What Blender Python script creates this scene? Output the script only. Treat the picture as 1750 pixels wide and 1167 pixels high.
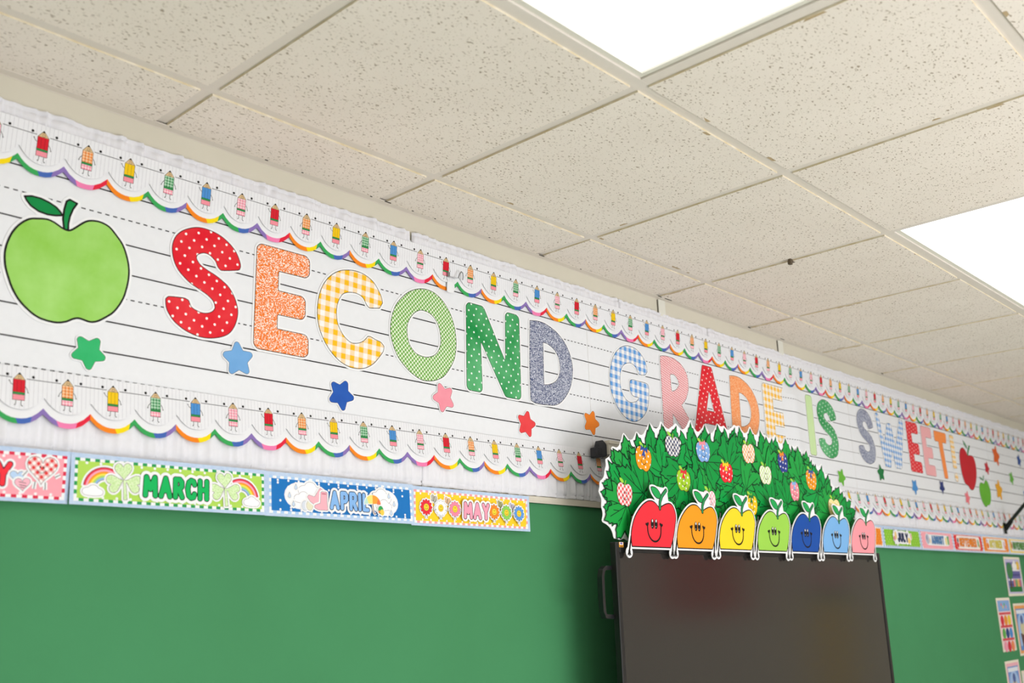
import bpy, math, random
import numpy as np
from mathutils import Vector, Matrix
from mathutils.geometry import tessellate_polygon

for o in list(bpy.data.objects):
    bpy.data.objects.remove(o, do_unlink=True)
S = bpy.context.scene
COL = S.collection
rnd = random.Random(7)

# ------------------------------------------------------------------ camera
cam_d = bpy.data.cameras.new('camera')
cam = bpy.data.objects.new('camera', cam_d)
COL.objects.link(cam)
cam.location = (0, -1.87323, 1.724)
cam.rotation_euler = (1.828826, 0.0302047, -0.8240586)
cam_d.sensor_width = 36.0
cam_d.lens = 35.4877
cam_d.dof.use_dof = True
cam_d.dof.focus_distance = 2.75
cam_d.dof.aperture_fstop = 3.6
S.camera = cam

# ------------------------------------------------------------------ world, light levels, exposure
LAMP = 2.15          # ceiling panel radiance
PANE_FILL = 3.6           # fill radiance of the added windows behind the viewer
w = bpy.data.worlds.new('world')
S.world = w
w.use_nodes = True
w.node_tree.nodes['Background'].inputs[0].default_value = (0.8, 0.87, 1, 1)
w.node_tree.nodes['Background'].inputs[1].default_value = 0.3
S.view_settings.view_transform = 'Standard'
S.view_settings.look = 'None'
S.view_settings.gamma = 1
S.view_settings.use_curve_mapping = False
S.view_settings.exposure = 0.09

fl = bpy.data.lights.new('bounce_flash', 'AREA')      # added fill lamp behind the camera, aimed up to brighten the ceiling
fl.shape = 'DISK'; fl.size = 2.6; fl.energy = 150; fl.color = (.99, .99, 1)
flo = bpy.data.objects.new('bounce_flash', fl); COL.objects.link(flo)
flo.location = (2.4, -4.3, .2); flo.rotation_euler = (math.radians(180 - 10), math.radians(-6), 0)

ROOM = (-3.0, 7.35, -7.0, 0.0, 2.74)      # x0 x1 y0 y1 ceiling

# ------------------------------------------------------------------ materials
def lin(h):
    h = h.lstrip('#')
    out = []
    for i in (0, 2, 4):
        c = int(h[i:i + 2], 16) / 255
        out.append(c / 12.92 if c <= .04045 else ((c + .055) / 1.055) ** 2.4)
    return tuple(out) + (1.0,)

MC = {}
def M(hexcol, rough=.55, spec=.13, metal=0.0):
    k = (hexcol, rough, spec, metal)
    if k in MC: return MC[k]
    m = bpy.data.materials.new('print_' + hexcol.strip('#'))
    m.use_nodes = True
    b = m.node_tree.nodes['Principled BSDF']
    nt = m.node_tree
    # faint paper grain keeps every surface procedural
    n = nt.nodes.new('ShaderNodeTexNoise'); n.inputs['Scale'].default_value = 60; n.inputs['Detail'].default_value = 3
    tc = nt.nodes.new('ShaderNodeTexCoord'); nt.links.new(tc.outputs['Object'], n.inputs['Vector'])
    mx = nt.nodes.new('ShaderNodeMix'); mx.data_type = 'RGBA'
    c = lin(hexcol)
    mx.inputs[6].default_value = tuple(min(1, v * .97) for v in c[:3]) + (1,)
    mx.inputs[7].default_value = tuple(min(1, v * 1.03) for v in c[:3]) + (1,)
    nt.links.new(n.outputs[0], mx.inputs[0]); nt.links.new(mx.outputs[2], b.inputs['Base Color'])
    b.inputs['Roughness'].default_value = rough
    b.inputs['Specular IOR Level'].default_value = spec
    b.inputs['Metallic'].default_value = metal
    MC[k] = m
    return m

class NG:
    """tiny helper to chain math nodes"""
    def __init__(s, name, rough=.5, spec=.13):
        s.m = bpy.data.materials.new(name); s.m.use_nodes = True
        s.nt = s.m.node_tree; s.b = s.nt.nodes['Principled BSDF']
        s.b.inputs['Roughness'].default_value = rough
        s.b.inputs['Specular IOR Level'].default_value = spec
        s.tc = s.nt.nodes.new('ShaderNodeTexCoord')
        s.sep = s.nt.nodes.new('ShaderNodeSeparateXYZ')
        s.nt.links.new(s.tc.outputs['Object'], s.sep.inputs[0])
        s.x, s.y, s.z = s.sep.outputs
    def op(s, o, a, b=None, c=None):
        n = s.nt.nodes.new('ShaderNodeMath'); n.operation = o
        for i, v in enumerate((a, b, c)):
            if v is None: continue
            if isinstance(v, (int, float)): n.inputs[i].default_value = v
            else: s.nt.links.new(v, n.inputs[i])
        return n.outputs[0]
    def mix(s, f, a, b):
        n = s.nt.nodes.new('ShaderNodeMix'); n.data_type = 'RGBA'
        for i, v in ((0, f), (6, a), (7, b)):
            if isinstance(v, (tuple, float, int)): n.inputs[i].default_value = v
            else: s.nt.links.new(v, n.inputs[i])
        return n.outputs[2]
    def noise(s, scale, detail=2, vec=None, rough=.5):
        n = s.nt.nodes.new('ShaderNodeTexNoise')
        n.inputs['Scale'].default_value = scale; n.inputs['Detail'].default_value = detail
        n.inputs['Roughness'].default_value = rough
        s.nt.links.new(vec if vec is not None else s.tc.outputs['Object'], n.inputs['Vector'])
        return n.outputs[0]
    def step(s, v, a, b):
        n = s.nt.nodes.new('ShaderNodeMapRange'); n.clamp = True
        n.inputs[1].default_value = a; n.inputs[2].default_value = b
        s.nt.links.new(v, n.inputs[0]); return n.outputs[0]
    def out(s, col):
        s.nt.links.new(col, s.b.inputs['Base Color']); return s.m

def rot2(g, ang):
    c, n = math.cos(ang), math.sin(ang)
    u = g.op('ADD', g.op('MULTIPLY', g.x, c), g.op('MULTIPLY', g.z, n))
    v = g.op('SUBTRACT', g.op('MULTIPLY', g.z, c), g.op('MULTIPLY', g.x, n))
    return u, v

def gingham(name, col, p, white='#f4f1ee', ang=0.0, rough=.45):
    g = NG(name, rough)
    u, v = rot2(g, ang)
    a = g.op('LESS_THAN', g.op('FRACT', g.op('DIVIDE', u, p)), .5)
    b = g.op('LESS_THAN', g.op('FRACT', g.op('DIVIDE', v, p)), .5)
    f = g.op('MULTIPLY', g.op('ADD', a, b), .5)
    return g.out(g.mix(f, lin(white), lin(col)))

def lattice(g, p, ang=0.0):
    u, v = rot2(g, ang)
    u = g.op('DIVIDE', u, p); v = g.op('DIVIDE', v, p)
    ds = []
    for s in (0.0, .5):
        a = g.op('SUBTRACT', g.op('FRACT', g.op('ADD', u, s)), .5)
        b = g.op('SUBTRACT', g.op('FRACT', g.op('ADD', v, s)), .5)
        ds.append(g.op('SQRT', g.op('ADD', g.op('MULTIPLY', a, a), g.op('MULTIPLY', b, b))))
    return g.op('MINIMUM', ds[0], ds[1])

def dots(name, base, base2, dot, p, r, ang=.3, rough=.4, wscale=14):
    g = NG(name, rough)
    d = lattice(g, p, ang)
    f = g.op('LESS_THAN', d, r)
    bg = g.mix(g.step(g.noise(wscale, 3), .35, .65), lin(base), lin(base2))
    return g.out(g.mix(f, bg, lin(dot)))

def glitter(name, a, b, scale, lo=.45, hi=.55, rough=.5):
    g = NG(name, rough)
    return g.out(g.mix(g.step(g.noise(scale, 1.5), lo, hi), lin(a), lin(b)))

def stripes(name, a, b, p, ang, rough=.45):
    g = NG(name, rough)
    u, v = rot2(g, ang)
    return g.out(g.mix(g.op('LESS_THAN', g.op('FRACT', g.op('DIVIDE', u, p)), .5), lin(a), lin(b)))

def wash(name, a, b, scale=9, rough=.4):
    g = NG(name, rough)
    return g.out(g.mix(g.step(g.noise(scale, 4), .3, .7), lin(a), lin(b)))

WHITE = M('#ebebed', .5)
CARD = M('#f1f1f2', .45)
BLACK = M('#1a1716', .5)
LINE = M('#1f1b1d', .6)

# ------------------------------------------------------------------ 2-D shape tools (x right, z up, metres)
def arr(p): return np.asarray(p, float)

def edges(loops, closed=True):
    A, B = [], []
    for l in loops:
        l = arr(l)
        if closed: A.append(l); B.append(np.roll(l, -1, 0))
        else: A.append(l[:-1]); B.append(l[1:])
    return np.concatenate(A), np.concatenate(B)

def seg_dist(P, A, B):
    d = B - A; L = (d * d).sum(1) + 1e-18
    out = np.full(len(P), 1e9)
    for i in range(len(A)):
        r = P - A[i]; t = np.clip((r @ d[i]) / L[i], 0, 1)
        q = r - t[:, None] * d[i]
        np.minimum(out, (q * q).sum(1), out)
    return np.sqrt(out)

def grid(lo, hi, res):
    nx = int(math.ceil((hi[0] - lo[0]) / res)) + 1; nz = int(math.ceil((hi[1] - lo[1]) / res)) + 1
    xs = lo[0] + res * np.arange(nx); zs = lo[1] + res * np.arange(nz)
    X, Z = np.meshgrid(xs, zs, indexing='ij')
    return xs, zs, np.stack([X.ravel(), Z.ravel()], 1), (nx, nz)

def inside(P, loops):
    c = np.zeros(len(P), bool)
    A, B = edges(loops)
    for (ax, az), (bx, bz) in zip(A, B):
        k = (az > P[:, 1]) != (bz > P[:, 1])
        if az == bz: continue
        xx = ax + (P[:, 1] - az) * (bx - ax) / (bz - az)
        c ^= k & (P[:, 0] < xx)
    return c

def rdp(p, tol):
    if len(p) < 4: return p
    keep = np.zeros(len(p), bool); keep[0] = keep[-1] = True
    st = [(0, len(p) - 1)]
    while st:
        a, b = st.pop()
        if b - a < 2: continue
        d = p[b] - p[a]; n = math.hypot(*d)
        q = p[a + 1:b] - p[a]
        e = np.abs(q[:, 0] * d[1] - q[:, 1] * d[0]) / n if n > 1e-12 else np.hypot(q[:, 0], q[:, 1])
        i = int(e.argmax())
        if e[i] > tol:
            i += a + 1; keep[i] = True; st += [(a, i), (i, b)]
    return p[keep]

def contour(F, xs, zs, lev, tol):
    """closed loops where F == lev (F < lev inside)"""
    G = F - lev
    G = np.where(G == 0, 1e-12, G)
    ins = G < 0
    cells = np.argwhere((ins[:-1, :-1] != ins[1:, :-1]) | (ins[:-1, :-1] != ins[:-1, 1:]) | (ins[1:, 1:] != ins[1:, :-1]) | (ins[1:, 1:] != ins[:-1, 1:]))
    nxt = {}
    pt = {}
    def ep(kind, i, j):
        key = (kind, i, j)
        if key not in pt:
            if kind == 0:
                t = G[i, j] / (G[i, j] - G[i + 1, j]); pt[key] = (xs[i] + t * (xs[i + 1] - xs[i]), zs[j])
            else:
                t = G[i, j] / (G[i, j] - G[i, j + 1]); pt[key] = (xs[i], zs[j] + t * (zs[j + 1] - zs[j]))
        return key
    for i, j in cells.tolist():
        c = [ins[i, j], ins[i + 1, j], ins[i + 1, j + 1], ins[i, j + 1]]
        e = [(0, i, j), (1, i + 1, j), (0, i, j + 1), (1, i, j)]
        ent = [k for k in range(4) if not c[k] and c[(k + 1) % 4]]
        ext = [k for k in range(4) if c[k] and not c[(k + 1) % 4]]
        for a in ext:
            b = min(ent, key=lambda q: (a - q) % 4)      # inside kept on one side
            nxt[ep(*e[b])] = ep(*e[a])
    loops = []
    while nxt:
        s, q = nxt.popitem(); l = [pt[s]]
        while q != s and q in nxt:
            l.append(pt[q]); q = nxt.pop(q)
        l = np.array(l)
        if len(l) > 5:
            h = len(l) // 2
            a = rdp(l[:h + 1], tol); b = rdp(np.concatenate([l[h:], l[:1]]), tol)
            l = np.concatenate([a[:-1], b[:-1]])
            if len(l) >= 3: loops.append(l)
    return loops

def offs(loops, ds, res=None):
    """list of offset outlines of the filled even-odd shape, one per distance"""
    one = not isinstance(ds, (list, tuple))
    if one: ds = [ds]
    al = np.concatenate([arr(l) for l in loops]); m = max(max(ds), 0)
    size = (al.max(0) - al.min(0)).max()
    res = res or size / 90
    xs, zs, P, sh = grid(al.min(0) - m - 2.5 * res, al.max(0) + m + 2.5 * res, res)
    D = seg_dist(P, *edges(loops)); I = inside(P, loops)
    F = np.where(I, -D, D).reshape(sh)
    r = [contour(F, xs, zs, d, res * .12) for d in ds]
    return r[0] if one else r

def rounded(loops, r, res=None):
    return offs(offs(loops, -r, res), r, res)

def strokes(lines, ts, res):
    """outlines at half widths ts around open polylines"""
    A, B = edges(lines, False)
    al = np.concatenate([A, B]); m = max(ts)
    xs, zs, P, sh = grid(al.min(0) - m - 2.5 * res, al.max(0) + m + 2.5 * res, res)
    F = seg_dist(P, A, B).reshape(sh)
    return [contour(F, xs, zs, t, res * .12) for t in ts]

def ell(cx, cz, rx, rz=None, n=20, a0=0.0, ang=0.0):
    rz = rx if rz is None else rz
    t = a0 + np.arange(n) * 2 * math.pi / n
    x, z = rx * np.cos(t), rz * np.sin(t)
    c, s = math.cos(ang), math.sin(ang)
    return np.stack([cx + x * c - z * s, cz + x * s + z * c], 1)

def arc(cx, cz, r, a0, a1, n=12, rz=None):
    t = np.radians(np.linspace(a0, a1, n))
    return np.stack([cx + r * np.cos(t), cz + (rz or r) * np.sin(t)], 1)

def rect(x0, z0, x1, z1): return arr([(x0, z0), (x1, z0), (x1, z1), (x0, z1)])

def star(r, a, inner=.5):
    return arr([(rr * math.cos(t), rr * math.sin(t)) for i in range(5)
                for rr, t in ((r, math.radians(a + 72 * i)), (r * inner, math.radians(a + 72 * i + 36)))])

def smooth_loop(q, n=4, sharp=()):
    q = arr(q); out = []; N = len(q)
    for i in range(N):
        p0, p1, p2, p3 = q[(i - 1) % N], q[i], q[(i + 1) % N], q[(i + 2) % N]
        if i in sharp: p0 = p1
        if (i + 1) % N in sharp: p3 = p2
        for k in range(n):
            t = k / n
            out.append(.5 * ((2 * p1) + (-p0 + p2) * t + (2 * p0 - 5 * p1 + 4 * p2 - p3) * t * t + (-p0 + 3 * p1 - 3 * p2 + p3) * t ** 3))
    return arr(out)
def smooth_auto(q, n=3, deg=42):
    """round a traced outline but keep its real corners"""
    q = arr(q); d1 = q - np.roll(q, 1, 0); d2 = np.roll(q, -1, 0) - q
    a = np.degrees(np.abs(np.arctan2(d1[:, 0] * d2[:, 1] - d1[:, 1] * d2[:, 0], (d1 * d2).sum(1))))
    return smooth_loop(q, n, set(np.nonzero(a > deg)[0].tolist()))

def xf(l, s=1.0, ang=0.0, dx=0.0, dz=0.0, sz=None):
    l = arr(l) * (s, s if sz is None else sz)
    c, n = math.cos(ang), math.sin(ang)
    return np.stack([l[:, 0] * c - l[:, 1] * n + dx, l[:, 0] * n + l[:, 1] * c + dz], 1)

# ------------------------------------------------------------------ mesh building
class PB:
    def __init__(s): s.v = []; s.f = []; s.mi = []; s.mats = []
    def mat(s, m):
        if m not in s.mats: s.mats.append(m)
        return s.mats.index(m)
    def poly(s, vs, m):
        b = len(s.v); s.v += [tuple(map(float, q)) for q in vs]
        s.f.append(tuple(range(b, b + len(vs)))); s.mi.append(s.mat(m))
    def fill(s, loops, y, m):
        """flat area at depth y facing the room (-y)"""
        loops = [arr(l) for l in loops if len(l) >= 3]
        if not loops: return s
        if len(loops) > 1:
            dep = [[j for j in range(len(loops)) if j != i and inside(loops[i][:1], [loops[j]])[0]] for i in range(len(loops))]
            for i in range(len(loops)):
                if len(dep[i]) % 2 == 0:
                    s._fill([loops[i]] + [loops[j] for j in range(len(loops)) if i in dep[j] and len(dep[j]) == len(dep[i]) + 1], y, m)
            return s
        return s._fill(loops, y, m)
    def _fill(s, loops, y, m):
        tri = tessellate_polygon([[Vector((p[0] * 100, p[1] * 100, 0)) for p in l] for l in loops])
        al = np.concatenate(loops); b = len(s.v); k = s.mat(m)
        s.v += [(float(p[0]), float(y), float(p[1])) for p in al]
        for a, bb, c in tri:
            A, B, C = al[a], al[bb], al[c]
            ar = (B[0] - A[0]) * (C[1] - A[1]) - (B[1] - A[1]) * (C[0] - A[0])
            if abs(ar) < 1e-14: continue
            s.f.append((b + a, b + bb, b + c) if ar > 0 else (b + a, b + c, b + bb)); s.mi.append(k)
        return s
    def slab(s, loops, y0, y1, m):
        """solid sheet, back y0, front y1 (y1 < y0)"""
        s.fill(loops, y1, m)
        k = s.mat(m)
        for l in loops:
            l = arr(l); n = len(l); b = len(s.v)
            s.v += [(float(p[0]), y1, float(p[1])) for p in l] + [(float(p[0]), y0, float(p[1])) for p in l]
            for i in range(n):
                j = (i + 1) % n
                s.f.append((b + i, b + n + i, b + n + j, b + j)); s.mi.append(k)
        return s
    def line(s, pts, w, y, m, closed=False):
        """flat mitred line of width w"""
        p = arr(pts); n = len(p); L = []
        for i in range(n):
            a = p[(i - 1) % n] if (closed or i) else p[0]; c = p[(i + 1) % n] if (closed or i < n - 1) else p[-1]
            b = p[i]
            d1 = b - a; d2 = c - b
            d1 = d1 / (np.linalg.norm(d1) or 1) if np.linalg.norm(d1) > 0 else d2 / np.linalg.norm(d2)
            d2 = d2 / np.linalg.norm(d2) if np.linalg.norm(d2) > 0 else d1
            t = d1 + d2; t = t / (np.linalg.norm(t) or 1); nrm = np.array([-t[1], t[0]])
            cs = max(.45, abs(np.dot(nrm, (-d1[1], d1[0]))))
            L.append((b + nrm * w / 2 / cs, b - nrm * w / 2 / cs))
        k = s.mat(m); b0 = len(s.v)
        for a, c in L: s.v += [(float(a[0]), y, float(a[1])), (float(c[0]), y, float(c[1]))]
        for i in range(n if closed else n - 1):
            j = (i + 1) % n
            s.f.append((b0 + 2 * i, b0 + 2 * i + 1, b0 + 2 * j + 1, b0 + 2 * j)); s.mi.append(k)
        return s
    def box(s, x0, x1, y0, y1, z0, z1, m):
        b = len(s.v); k = s.mat(m)
        s.v += [(x, y, z) for z in (z0, z1) for y in (y0, y1) for x in (x0, x1)]
        for f in ((0, 2, 3, 1), (4, 5, 7, 6), (0, 1, 5, 4), (2, 6, 7, 3), (0, 4, 6, 2), (1, 3, 7, 5)):
            s.f.append(tuple(b + i for i in f)); s.mi.append(k)
        return s
    def tube(s, pts, r, m, n=10):
        p = [Vector(q) for q in pts]; k = s.mat(m); b = len(s.v)
        for i, q in enumerate(p):
            d = (p[min(i + 1, len(p) - 1)] - p[max(i - 1, 0)]).normalized()
            u = d.orthogonal().normalized() if i == 0 else (u - d * u.dot(d)).normalized()
            v = d.cross(u)
            rr = r[i] if isinstance(r, (list, tuple)) else r
            for j in range(n):
                t = 2 * math.pi * j / n; s.v.append(tuple(q + (u * math.cos(t) + v * math.sin(t)) * rr))
        for i in range(len(p) - 1):
            for j in range(n):
                a = b + i * n + j; c = b + i * n + (j + 1) % n
                s.f.append((a, c, c + n, a + n)); s.mi.append(k)
        s.f.append(tuple(b + j for j in range(n))[::-1]); s.mi.append(k)
        e = b + (len(p) - 1) * n
        s.f.append(tuple(e + j for j in range(n))); s.mi.append(k)
        return s
    def mesh(s, name, warp=None):
        me = bpy.data.meshes.new(name)
        v = [warp(*q) for q in s.v] if warp else s.v
        me.from_pydata(v, [], s.f)
        for m in s.mats: me.materials.append(m)
        me.polygons.foreach_set('material_index', s.mi)
        me.update()
        return me
    def obj(s, name, parent=None, loc=(0, 0, 0), warp=None, smooth=False):
        o = bpy.data.objects.new(name, s.mesh(name, warp)); COL.objects.link(o)
        o.location = loc
        if smooth: o.data.polygons.foreach_set('use_smooth', [True] * len(o.data.polygons))
        if parent is not None: o.parent = parent
        return o

def tag(o, label, cat, group=None, kind=None):
    if label: o['label'] = label
    if cat: o['category'] = cat
    if group: o['group'] = group
    if kind: o['kind'] = kind
    return o
def structure(o, label=None): 
    o['kind'] = 'structure'
    if label: o['label'] = label
    return o
def empty(name, loc=(0, 0, 0)):
    o = bpy.data.objects.new(name, None); o.location = loc; o.empty_display_size = .05
    COL.objects.link(o); return o
def place(name, me, parent, loc, rot=0.0, scale=(1, 1, 1)):
    o = bpy.data.objects.new(name, me); COL.objects.link(o)
    o.location = loc; o.rotation_euler = (0, rot, 0); o.scale = scale
    if parent is not None: o.parent = parent
    return o
def smooth_bevel(o, wd=.003, seg=2):
    b = o.modifiers.new('bevel', 'BEVEL'); b.width = wd; b.segments = seg; b.limit_method = 'ANGLE'
    return o

# ------------------------------------------------------------------ room shell
X0, X1, Y0, Y1, ZC = ROOM
def tile_mat():
    g = NG('fissured_ceiling_tile', .95, .1)
    oi = g.nt.nodes.new('ShaderNodeObjectInfo')
    cmb = g.nt.nodes.new('ShaderNodeCombineXYZ')
    r = oi.outputs['Random']
    g.nt.links.new(g.op('ADD', g.x, g.op('MULTIPLY', r, 37.0)), cmb.inputs[0])
    g.nt.links.new(g.op('ADD', g.y, g.op('MULTIPLY', r, 91.0)), cmb.inputs[1])
    def layer(sx, sy, ang, keep, rad, jit):
        mp = g.nt.nodes.new('ShaderNodeMapping'); mp.inputs['Rotation'].default_value = (0, 0, ang)
        mp.inputs['Scale'].default_value = (sx, sy, 1)
        wv = g.nt.nodes.new('ShaderNodeVectorMath'); wv.operation = 'ADD'
        nz = g.nt.nodes.new('ShaderNodeTexNoise'); nz.inputs['Scale'].default_value = jit; nz.inputs['Detail'].default_value = 2
        g.nt.links.new(cmb.outputs[0], nz.inputs['Vector'])
        sc = g.nt.nodes.new('ShaderNodeVectorMath'); sc.operation = 'SCALE'; sc.inputs[3].default_value = .02
        g.nt.links.new(nz.outputs['Color'], sc.inputs[0])
        g.nt.links.new(cmb.outputs[0], wv.inputs[0]); g.nt.links.new(sc.outputs[0], wv.inputs[1])
        g.nt.links.new(wv.outputs[0], mp.inputs[0])
        vo = g.nt.nodes.new('ShaderNodeTexVoronoi'); vo.voronoi_dimensions = '2D'; vo.inputs['Scale'].default_value = 1
        g.nt.links.new(mp.outputs[0], vo.inputs['Vector'])
        sp = g.nt.nodes.new('ShaderNodeSeparateXYZ'); g.nt.links.new(vo.outputs['Color'], sp.inputs[0])
        k = g.op('LESS_THAN', sp.outputs[0], keep)
        rr = g.op('MULTIPLY', g.op('ADD', sp.outputs[1], .35), rad)
        d = g.op('LESS_THAN', vo.outputs['Distance'], rr)
        return g.op('MULTIPLY', k, d)
    a = layer(62, 135, .5, .45, .17, 45)
    b = layer(120, 200, .2, .4, .17, 70)
    c = layer(80, 170, -.5, .2, .15, 60)
    base = g.mix(g.step(g.noise(5, 3, cmb.outputs[0]), .3, .7), TILE_A, TILE_B)
    base = g.mix(g.step(g.noise(900, 1, cmb.outputs[0]), .5, .75), base, tuple(v * .9 for v in TILE_A[:3]) + (1,))
    # water stains with a ragged outline near some edges
    ed = g.op('MAXIMUM', g.op('ABSOLUTE', g.x), g.op('ABSOLUTE', g.y))
    st = g.op('MULTIPLY', g.op('GREATER_THAN', ed, .284), g.op('GREATER_THAN', g.noise(9, 2, cmb.outputs[0]), .665))
    base = g.mix(g.op('MULTIPLY', st, .8), base, lin('#a58a55'))
    f = g.op('MINIMUM', 1.0, g.op('ADD', g.op('ADD', g.op('MULTIPLY', a, .75), g.op('MULTIPLY', b, .45)), g.op('MULTIPLY', c, .6)))
    col = g.mix(f, base, lin('#94836a'))
    bp = g.nt.nodes.new('ShaderNodeBump'); bp.inputs['Strength'].default_value = .4; bp.inputs['Distance'].default_value = .002
    g.nt.links.new(g.op('SUBTRACT', 1.0, f), bp.inputs['Height']); g.nt.links.new(bp.outputs[0], g.b.inputs['Normal'])
    return g.out(col)
TILE_A = (.86, .79, .70, 1); TILE_B = (.82, .75, .66, 1)
TILE = tile_mat()
TILE_EDGE = wash('tile_cut_edge', '#efe6d2', '#dacaa4', 30, .9)
TEE = M('#ded6cb', .45)
CREAM = wash('cream_wall_paint', '#d6d0c0', '#d0cab9', 3, .6)
FLOORM = wash('floor_vinyl', '#dfdfe0', '#d6d6d8', 4, .5)

pb = PB(); pb.box(X0, X1, Y0, 0, -.1, 0, FLOORM); structure(pb.obj('floor'), 'pale vinyl classroom floor')
pb = PB(); pb.box(X0, X1, 0, .1, 0, 3.0, CREAM); structure(pb.obj('wall_back'), 'cream painted wall behind the banner and board')
pb = PB(); pb.box(X0 - .1, X0, Y0, .1, 0, 3.0, CREAM); structure(pb.obj('wall_left'), 'cream side wall left of the view')
pb = PB(); pb.box(X1, X1 + .1, Y0, .1, 0, 3.0, CREAM); structure(pb.obj('wall_right'), 'cream side wall at the far right end')
pb = PB(); pb.box(X0, X1, Y0 - .1, Y0, 0, 3.0, CREAM); structure(pb.obj('wall_front'), 'cream wall behind the viewer with windows')

# suspended ceiling: tees and tegular tiles on a 610 mm grid
T = .61; CX = .948; RY = -.2165
ceiling = PB(); ceiling.box(X0, X1, Y0, 0, 2.90, 2.95, M('#8d8578', .9))
ceiling = structure(ceiling.obj('ceiling'), 'suspended ceiling of fissured cream tiles on a metal grid')
LIGHTS = []
for i0 in (-5, -1, 3, 7):
    for j0 in (2, 6, 10):
        LIGHTS.append((i0, j0))
xs_ = [CX + T * i for i in range(-6, 11)]
ys_ = [RY - T * j for j in range(0, 12)]
xs_ = [x for x in xs_ if X0 + .02 < x < X1 - .02]; ys_ = [y for y in ys_ if y > Y0 + .02]
pb = PB()
for y in ys_:
    PB().box(X0, X1, y - .015, y + .015, 2.7442, 2.775, TEE).obj('main_runner', ceiling)
for x in xs_:
    ends = [-.02] + ys_ + [Y0]; gi = round((x - CX) / T)
    for j in range(len(ends) - 1):
        if any(j == b and gi == a + 1 for a, b in LIGHTS): continue
        PB().box(x - .015, x + .015, ends[j + 1] + .0152, ends[j] - (.0152 if j else 0), 2.7445, 2.774, TEE).obj('cross_tee', ceiling)
def is_light(i, j):
    return any(j == b and i in (a, a + 1) for a, b in LIGHTS)
tile_cache = {}
bx = [X0] + xs_ + [X1]; by = [0] + ys_ + [Y0]
for jj in range(len(by) - 1):
    for ii in range(len(bx) - 1):
        xa, xb, ya, yb = bx[ii], bx[ii + 1], by[jj], by[jj + 1]
        gi = round((xa - CX) / T) if ii else -99
        if ii and is_light(gi, jj): continue
        g_ = .0135
        x0, x1 = xa + (g_ if ii else .0), xb - (g_ if ii < len(bx) - 2 else 0)
        y1, y0 = ya - (g_ if jj else .021), yb + (g_ if jj < len(by) - 2 else 0)
        if x1 - x0 < .03 or y1 - y0 < .03: continue
        key = (round(x1 - x0, 3), round(y1 - y0, 3))
        if key not in tile_cache:
            p = PB(); hx, hy = (x1 - x0) / 2, (y1 - y0) / 2
            p.box(-hx, hx, -hy, hy, 0, .02, TILE_EDGE)
            p.mi[0] = p.mat(TILE)
            tile_cache[key] = p.mesh('ceiling_tile')
        o = place('ceiling_tile', tile_cache[key], ceiling, ((x0 + x1) / 2, (y0 + y1) / 2, ZC + rnd.uniform(-.0006, .0008)))
        o.rotation_euler = (rnd.uniform(-.001, .001), rnd.uniform(-.001, .001), 0)

# wall angle along the wall and dark chips of the open joint under it
pb = PB(); pb.box(X0, X1, -.023, -.0005, 2.7395, 2.7415, TEE); pb.box(X0, X1, -.002, -.0002, 2.7385, 2.765, TEE)
angle = structure(pb.obj('trim_1'), 'metal wall angle where the ceiling meets the wall')
DARK = M('#2a2620', .8)
for x, wdt in ((.97, .004), (1.52, .006), (1.575, .02), (2.175, .022), (2.79, .02), (2.84, .04), (1.95, .005), (2.36, .006), (1.31, .005), (1.21, .008), (3.39, .02), (3.65, .03), (4.62, .02), (1.40, .005), (1.66, .006), (1.74, .005)):
    PB().box(x - wdt / 2, x + wdt / 2, -.0245, -.0225, 2.7383, 2.7398, DARK).obj('dark_chip', angle)

# beige rail above the green board and the board itself
RAIL = M('#d6cfc0', .5)
pb = PB(); pb.box(X0, X1, -.014, 0, 2.003, 2.021, RAIL); pb.box(X0, X1, -.018, 0, 2.003, 2.007, RAIL)
structure(pb.obj('trim_2'), 'beige rail along the top of the green board')
GREEN = wash('green_board_paper', '#4a8f60', '#46885a', 2.0, .8)
pb = PB(); pb.box(X0, X1, -.006, 0, .75, 2.003, GREEN)
tag(pb.obj('green_board'), 'large plain green board covering the wall below the month cards', 'board')

# glowing windows added on the unseen wall behind the viewer as fill light
def emit(name, col, st):
    m = bpy.data.materials.new(name); m.use_nodes = True
    nt = m.node_tree; nt.nodes.remove(nt.nodes['Principled BSDF'])
    e = nt.nodes.new('ShaderNodeEmission'); e.inputs[0].default_value = col; e.inputs[1].default_value = st
    nt.links.new(e.outputs[0], nt.nodes['Material Output'].inputs[0]); return m
FILLPANE = emit('daylit_window_pane', (.86, .93, 1, 1), PANE_FILL)
for n, cx in enumerate((-1.4, 1.0, 3.4, 5.8), 1):
    wo = structure(empty('window_%d' % n, (cx, Y0, 1.0)), 'daylit window in the wall behind the viewer')
    p = PB()
    for a in ((-.95, -.89, 0, 1.4), (.89, .95, 0, 1.4), (-.95, .95, 0, .06), (-.95, .95, 1.34, 1.4), (-.03, .03, .06, 1.34)):
        p.box(a[0], a[1], 0, .05, a[2], a[3], M('#e6e4e0', .4))
    p.obj('window_frame', wo)
    p = PB(); p.box(-.89, -.03, .005, .02, .06, 1.34, FILLPANE); p.obj('pane', wo)
    p = PB(); p.box(.03, .89, .005, .02, .06, 1.34, FILLPANE); p.obj('pane', wo)

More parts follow.
